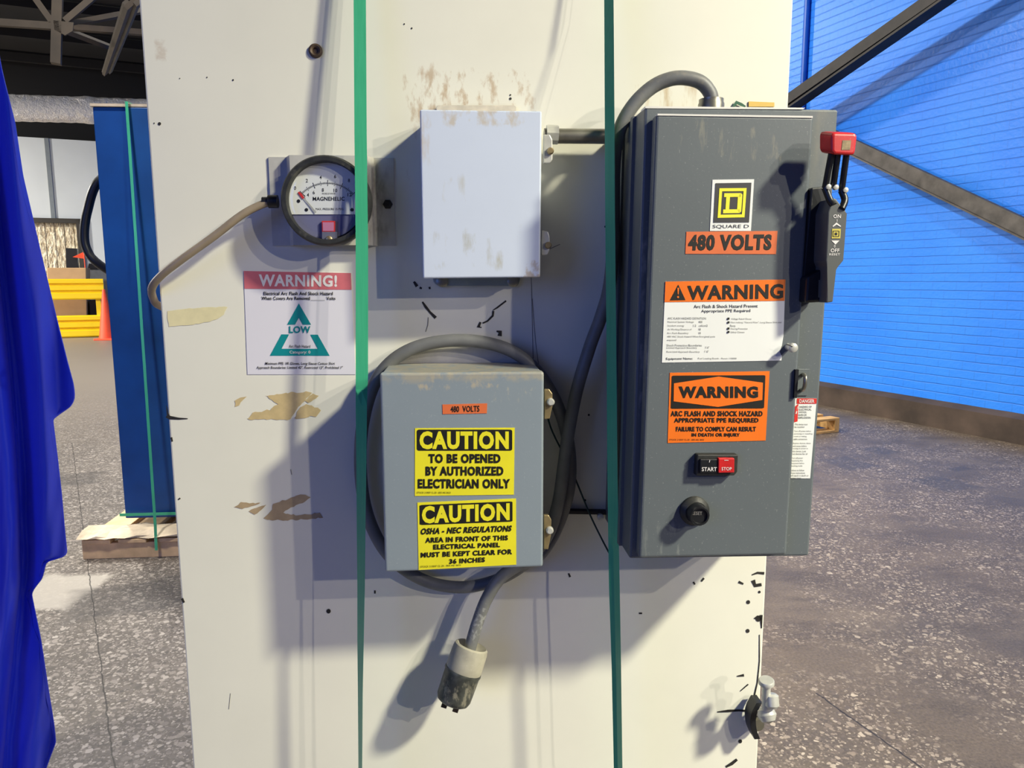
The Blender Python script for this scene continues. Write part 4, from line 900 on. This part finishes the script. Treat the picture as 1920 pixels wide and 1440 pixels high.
# orange warning with hexagon
bm = BM(); slab(bm, [(1256, 699), (1443, 696), (1435.6, 826), (1252, 830.6)], L0, .0006); lb = obj('warning_label', bm, m_orange, sx_t)
bm = BM(); bq_ = [(1260, 704.3), (1435.3, 703.5), (1432.6, 765.6), (1258, 766.2)]; poly(bm, [mapq(bq_, u, v) for u, v in rrect(0, 0, 1, 1, .025)], L1); obj('black_header', bm, m_ink, lb)
bm = BM(); poly(bm, [(1263.7, 718.8), (1347.5, 706), (1430.6, 717.5), (1429.4, 750), (1346.2, 763), (1263.1, 752.5)], L2); obj('orange_hexagon', bm, m_orange, lb)
bm = BM(); text(bm, 'WARNING', (1272.5, 724.3, 1421.5, 746.3), L2+.0004, .055)
for s, x0, y0, x1, y1 in (('ARC FLASH AND SHOCK HAZARD', 1257.5, 770.5, 1430, 780.8), ('APPROPRIATE PPE REQUIRED', 1264, 783.6, 1422.5, 793.8), ('FAILURE TO COMPLY CAN RESULT', 1267.5, 800, 1417.5, 809), ('IN DEATH OR INJURY', 1297, 812, 1387.5, 820.4)):
    text(bm, s, (x0, y0, x1, y1), L1, .045)
text(bm, 'STOCK 2 0007 CL.20 - 800 442 3633', (1255, 823, 1320, 826), L1); obj('lettering', bm, m_ink, lb)
# start / stop
bm = BM(); slab(bm, [(1307.5, 852.5), (1384.5, 852.5), (1383, 885), (1377, 892), (1305, 892.5)], DD+.010, .0115, .0015); sb = obj('push_button_station', bm, m_black_dusty, sx_t)
bm = BM(); slab(bm, [(1313, 861), (1346.5, 861), (1346, 887), (1312.5, 887)], DD+.013, .006, .001); obj('start_button', bm, m_black, sb)
bm = BM(); slab(bm, [(1347.5, 859.5), (1377.5, 859.5), (1377, 886.5), (1347, 887)], DD+.015, .008, .001); obj('stop_button', bm, m_red, sb)
bm = BM(); text(bm, 'START', (1316, 876, 1344, 883.5), DD+.0135, .01); text(bm, 'STOP', (1353, 876, 1372, 882), DD+.0155, .01); strip(bm, [(1331, 862.5), (1330, 867)], 1, DD+.0135); strip(bm, [(1358, 863), (1366, 863)], 1, DD+.0155); obj('button_lettering', bm, m_text_white, sb)
# reset knob
bm = BM(); kc = P(1301, 957, DD); lathe(bm, kc, AX, [(0, .0185), (.004, .0185), (.007, .016), (.009, .0135), (.009, .012)], 40); rk = obj('reset_knob', bm, m_black_dusty, sx_t, smooth=True)
bm = BM(); lathe(bm, kc, AX, [(.004, .0125), (.022, .0125), (.0235, .0115), (.0235, .0095), (.021, .009), (.021, 0)], 36); obj('knob_collar', bm, m_black, rk, smooth=True)
cxk, cyk = 1306.5, 962.5
bm = BM(); text(bm, 'RESET', (cxk-10, cyk-3.2, cxk+10, cyk+3.2), DD+.0216, .01); obj('knob_lettering', bm, m_pencil, rk)
# slotted screw
bm = BM(); lathe(bm, P(1477, 650, DD), AX, [(0, .0042), (.012, .0042), (.012, .0058), (.016, .0055), (.017, .004), (.017, 0)], 24); sc_ = obj('door_screw', bm, m_steel_light, sx_t, smooth=True)
bm = BM(); strip(bm, [(1474, 645.5), (1486, 650)], 1.6, DD+.0174); obj('screw_slot', bm, m_chip, sc_)
# hasp on the flange
bm = BM(); slab(bm, [(1496, 692), (1519, 692), (1514, 742), (1492, 742)], DB+.0015, .0015, .0004); hs = obj('hasp_plate', bm, m_dark, sx_t)
bm = BM(); tube(bm, catmull([P(1506, 702, DB), P(1508, 703, DB+.018), P(1510, 708, DB+.026), P(1509, 722, DB+.026), P(1506, 730, DB+.018), P(1503, 731, DB)], 6), .0024, 10); obj('hasp_loop', bm, m_steel, hs, smooth='all')
bm = BM(); slab(bm, [(1492, 693), (1498, 693), (1494, 746), (1489, 746)], DB+.022, .02); obj('hasp_tongue', bm, m_black, hs)
# danger label on the flange
bm = BM(); slab(bm, [(1491, 747), (1531.5, 747), (1519, 897), (1482.5, 897)], DB+.0006, .0006); lb = obj('danger_label', bm, m_paper, sx_t)
bm = BM(); poly(bm, [(1494.5, 747), (1531.5, 747), (1530.8, 757), (1494, 757)], DB+.001); poly(bm, [(1491, 762), (1497, 757), (1495.5, 790), (1489, 792)], DB+.001); obj('red_header', bm, m_label_red, lb)
bm = BM(); poly(bm, [(1495.5, 762), (1491.5, 776), (1493.5, 776), (1490, 788), (1495, 771), (1493, 771), (1496.5, 762)], DB+.0014); text(bm, 'DANGER', (1499, 748.7, 1527, 755.5), DB+.0014, .02); obj('header_lettering', bm, m_text_white, lb)
bm = BM()
for i, s in enumerate(('HAZARD OF', 'ELECTRICAL', 'SHOCK,', 'BURN OR', 'EXPLOSION')): text(bm, s, (1499-i*.5, 761+i*5.1, 1499-i*.5+(23 if len(s) > 7 else 15), 764.6+i*5.1), DB+.001, .01)
y = 794
for blk in (('This device must', 'be installed'), ('Turn off power before', 'servicing or installing', 'covers or making', 'cable connections'), ('Replace devices, doors', 'and covers before', 'turning on power to', 'this device. Lock', 'out devices for all'), ('Turn off power', 'supplying this', 'equipment before', 'working inside'), ('Failure to follow', 'these instructions', 'will result in death or', 'serious injury')):
    for s in blk:
        o_ = (y-794)*.09; text(bm, s, (1490.5-o_, y, 1490.5-o_+len(s)*1.5, y+3.2), DB+.001); y += 4.9
    y += 3.2
obj('small_print', bm, m_ink_mid, lb)

# disconnect handle: bracket, operating plate, rods and red grip
hb = .213
bm = BM()
side = [(1521, 352), (1548, 349), (1552, 372), (1546, 480), (1540, 500), (1545, 560), (1507, 567), (1506, 545)]
q = [P(x, y, hb-.03) for x, y in side]
hull8(bm, q, [Vector((p.x, -DB-.001, p.z)) for p in q], .002); hd = obj('disconnect_handle', bm, m_black, sx_t)
bm = BM(); slab(bm, [(1562, 372), (1567, 372), (1587, 397), (1586, 400), (1582, 488), (1575, 497), (1566, 505), (1562, 566), (1550, 568), (1553, 500), (1549, 490), (1553, 398)], hb, .035, .0012); hp = obj('operating_plate', bm, mat('charcoal_plate', srgb(84, 86, 84), .45, var=.05), hd)
bm = BM(); slab(bm, [(1513, 520), (1549, 500), (1556, 512), (1554, 566), (1510, 568)], hb-.018, .03, .003); obj('lock_tab', bm, m_black, hd)
bm = BM(); strip(bm, [(1538, 525), (1537, 558)], 6, hb-.0175); obj('lock_slot', bm, m_steel, hd)
bm = BM()
T2 = hb+.0004
text(bm, 'ON', ((1563, 402), (1577, 402), (1576.5, 409), (1562.5, 409)), T2, .01); text(bm, 'I', (1569, 411, 1570, 416), T2, .01); text(bm, '0', (1563.5, 459, 1566.5, 464), T2); text(bm, 'OFF', ((1558, 466), (1574, 466), (1573.5, 473), (1557.5, 473)), T2, .01); text(bm, 'RESET', (1555, 475, 1575, 479), T2)
poly(bm, [(1561, 424), (1568.5, 417), (1577, 424), (1576, 425.5), (1568.5, 421), (1562, 425.5)], T2); poly(bm, [(1559, 451), (1574, 451), (1566.5, 458.5)], T2); obj('plate_lettering', bm, m_text_white, hp)
bm = BM(); poly(bm, [(1560.5, 429), (1576.5, 429), (1575.5, 447), (1559.5, 447)], T2); obj('yellow_badge', bm, mat('badge_yellow', srgb(206, 190, 80), .45), hp)
bm = BM()
for a, b in (((1562, 433), (1573.5, 433)), ((1561.5, 443.5), (1573, 443.5)), ((1562.5, 433), (1562, 443.5)), ((1573.5, 433), (1573, 443.5))): strip(bm, [a, b], 1.1, T2+.0003)
poly(bm, [(1565.5, 436), (1570, 436), (1569.7, 441), (1565.2, 441)], T2+.0003); obj('badge_mark', bm, m_ink, hp)
bm = BM()
for a, b in (((1559, 288), (1547, 352)), ((1571, 288), (1562, 352)), ((1587, 290), (1578, 358))):
    tube(bm, [P(*a, hb+.004), P(*b, hb-.008)], .0036, 10)
tube(bm, catmull([P(1547, 352, hb-.008), P(1556, 375, hb-.004), P(1563, 385, hb)], 5), .004, 10); tube(bm, catmull([P(1578, 358, hb-.008), P(1584, 375, hb-.004), P(1578, 392, hb)], 5), .004, 10)
obj('lever_rod', bm, m_black, hd, smooth=True)
bm = BM()
for x, y in ((1551, 351), (1565, 352), (1583, 357)): lathe(bm, P(x, y, hb-.006), AX, [(0, .003), (.004, .003), (.005, 0)], 14)
obj('pivot_pin', bm, m_steel_light, hd, smooth=True)
gf = [(1563, 248), (1604, 249), (1609, 254), (1605, 287), (1600, 292), (1564, 290), (1559, 284), (1559, 254)]
q = [P(x, y, hb+.014) for x, y in gf]; gbk = [Vector((p.x-.002, p.y+.026, p.z+.006)) for p in q]
bm = BM(); hull8(bm, q, gbk, .0035, 3); gr_ = obj('red_grip', bm, m_red, hd)
bm = BM(); poly(bm, [(1580, 263), (1596, 263), (1594, 281), (1578, 281)], hb+.0144); obj('grip_window', bm, mat('dull_brass_window', srgb(150, 128, 90), .5, var=.3, vscale=200), gr_)

# ================================================================== power cord, coil and plug
pc = thing('power_cord', P(870, 870, .02), 'grey rubber power cord from the starter top, coiled round the grey box, with plug', 'cord')
R_ = .0089
path = [(1335, 196, .088), (1332, 176, .088), (1316, 156, .088), (1290, 147, .088), (1258, 148, .086), (1222, 164, .082), (1186, 199, .080), (1161, 246, .077), (1151, 310, .074), (1150, 390, .07), (1149, 470, .064), (1142, 540, .054), (1126, 596, .046), (1106, 650, .042), (1082, 730, .045), (1066, 810, .048), (1056, 880, .046), (1046, 945, .04), (1026, 1005, .034), (985, 1056, .026), (930, 1088, .02), (862, 1101, .018), (790, 1086, .018), (728, 1040, .02), (690, 968, .02), (676, 880, .02), (682, 785, .022), (712, 702, .026), (772, 654, .028), (860, 638, .028), (945, 652, .028), (1004, 693, .028), (1046, 762, .026), (1067, 840, .02), (1067, 915, .016), (1046, 985, .013), (1012, 1040, .03), (968, 1062, .042), (936, 1086, .046), (912, 1124, .046), (896, 1165, .047), (884, 1205, .05), (879, 1226, .052)]
bm = BM(); tube(bm, catmull([P(*p_) for p_ in path], 8), R_, 14); obj('jacket', bm, m_cable, pc, smooth='all')
bm = BM(); c0 = P(1333, 208, .088); up_ = Vector((0, 0, 1)); lathe(bm, c0-up_*.012, up_, [(0, .014), (.008, .014), (.008, .0165), (.020, .0165), (.022, .0155), (.026, .0155), (.027, .012), (.027, .009)], 28); obj('cord_grip', bm, m_steel, pc, smooth=True)
a = P(884, 1212, .048); b = P(846, 1322, .062); ax = (b-a)
L = ax.length; pr = .0265
bm = BM(); lathe(bm, a, ax, [(.006, .010), (.003, .016), (-.002, pr*.82), (0, pr*.92), (.006, pr*.97), (L*.36, pr), (L*.40, pr*.98), (L*.40, .01)], 40); pg = obj('plug', bm, m_cap, pc, smooth=True)
bm = BM(); lathe(bm, a, ax, [(L*.395, pr*.4), (L*.395, pr*1.01), (L*.43, pr*1.03), (L*.46, pr*.98), (L*.86, pr*.95), (L*.93, pr*.86), (L*.96, pr*.7), (L*.96, 0)], 40); obj('plug_body', bm, m_plug, pg, smooth=True)
axn = ax.normalized(); s_, t_ = frame_of(ax)
for k_, (u, v) in enumerate(((-.55, 0), (.0, -.35), (.1, .3))):
    bm = BM(); c = a + axn*(L*.95) + (s_*u + t_*v)*pr; bar(bm, c, c+axn*.011, .008, .003, up=s_); obj('prong', bm, m_prong, pg)
for px, py in ((868, 1240), (892, 1252)):
    pass

# ================================================================== green straps on the cream cabinet
def strap(path, label, crease=False):
    """path: (y, x0, x1, depth)"""
    bm = BM(); prev = None; pts = []
    for (y0, a0_, b0_, d0), (y1, a1_, b1_, d1) in zip(path, path[1:]):
        n = max(1, int((y1-y0)/30))
        for i in range(n):
            u = i/n; pts.append((y0+(y1-y0)*u, a0_+(a1_-a0_)*u, b0_+(b1_-b0_)*u, d0+(d1-d0)*u))
    pts.append(path[-1])
    def ring(a, b, o):                     # run over the cabinet top and down to its foot
        nonlocal prev
        m_ = (a+b)/2; rg = [bm.verts.new(v) for v in (a, m_, b, b+o, m_+o, a+o)]
        if prev:
            for i in range(6): bm.faces.new((prev[i], prev[(i+1) % 6], rg[(i+1) % 6], rg[i]))
        else: bm.faces.new(rg)
        prev = rg
    x0, x1 = P(path[0][1], path[0][0], path[0][3]).x, P(path[0][2], path[0][0], path[0][3]).x
    ring(Vector((x0, .45, zTop+.0025)), Vector((x1, .45, zTop+.0025)), Vector((0, 0, -.0009)))
    ring(Vector((x0, -.0016, zTop+.0025)), Vector((x1, -.0016, zTop+.0025)), Vector((0, .0009, -.0009)))
    for (y, a_, b_, d) in pts:
        full = .0175 if not crease else .0195; wv = (P(b_, y, d).x - P(a_, y, d).x); tw = math.sqrt(max(0, full**2-wv**2)) if wv < full else 0
        p0, p1 = P(a_, y, d), P(b_, y, d); p1 = P(b_, y, d + (min(tw, .013) if y > 740 or crease else 0)); mid = (p0+p1)/2 + Vector((0, .003 if crease and y > 1000 else 0, 0))
        th = Vector((0, .0009, 0))
        rg = [bm.verts.new(v) for v in (p0, mid, p1, p1+th, mid+th, p0+th)]
        if prev:
            for i in range(6): bm.faces.new((prev[i], prev[(i+1) % 6], rg[(i+1) % 6], rg[i]))
        else: bm.faces.new(rg)
        prev = rg
    x0, x1 = P(path[-1][1], path[-1][0], path[-1][3]).x, P(path[-1][2], path[-1][0], path[-1][3]).x
    ring(Vector((x0, -.002, .11)), Vector((x1, -.002, .11)), Vector((0, .0009, 0)))
    bm.faces.new(prev[::-1])
    tag(obj('strapping_band', bm, m_strap), label, 'strap', 'green straps round the cream cabinet')
strap([(-260, 662, 684, .022), (0, 663, 686, .040), (250, 664.5, 687.5, .058), (375, 666, 689, .064), (460, 667, 690, .066), (700, 667, 690, .074), (760, 667, 688, .076), (860, 668, 687, .078), (1000, 669, 685, .08), (1100, 670, 684, .08), (1200, 670, 682, .08), (1300, 671, 680, .08), (1440, 672, 679, .08), (1800, 676, 690, .06)], 'green strapping band crossing the gauge, left of the two on the cream cabinet')
strap([(-260, 1130, 1147, .02), (0, 1133, 1150.5, .045), (200, 1134, 1152, .088), (400, 1135, 1153, .088), (600, 1137, 1155, .08), (900, 1139, 1158, .085), (1100, 1142, 1162, .09), (1250, 1147, 1164.5, .09), (1440, 1151, 1167, .09), (1800, 1158, 1176, .06)], 'green strapping band beside the motor starter, right of the two on the cream cabinet', True)
bm = BM(); tube(bm, catmull([P(1024, 770, .03), P(1036, 810, .03), P(1072, 882, .012), P(1104, 960, .016), P(1128, 1010, .03), P(1146, 1044, .06)], 5), .0014, 6)
tag(obj('thin_cord', bm, m_pen), 'thin dark green cord running from behind the grey box to the right strap', 'cord')
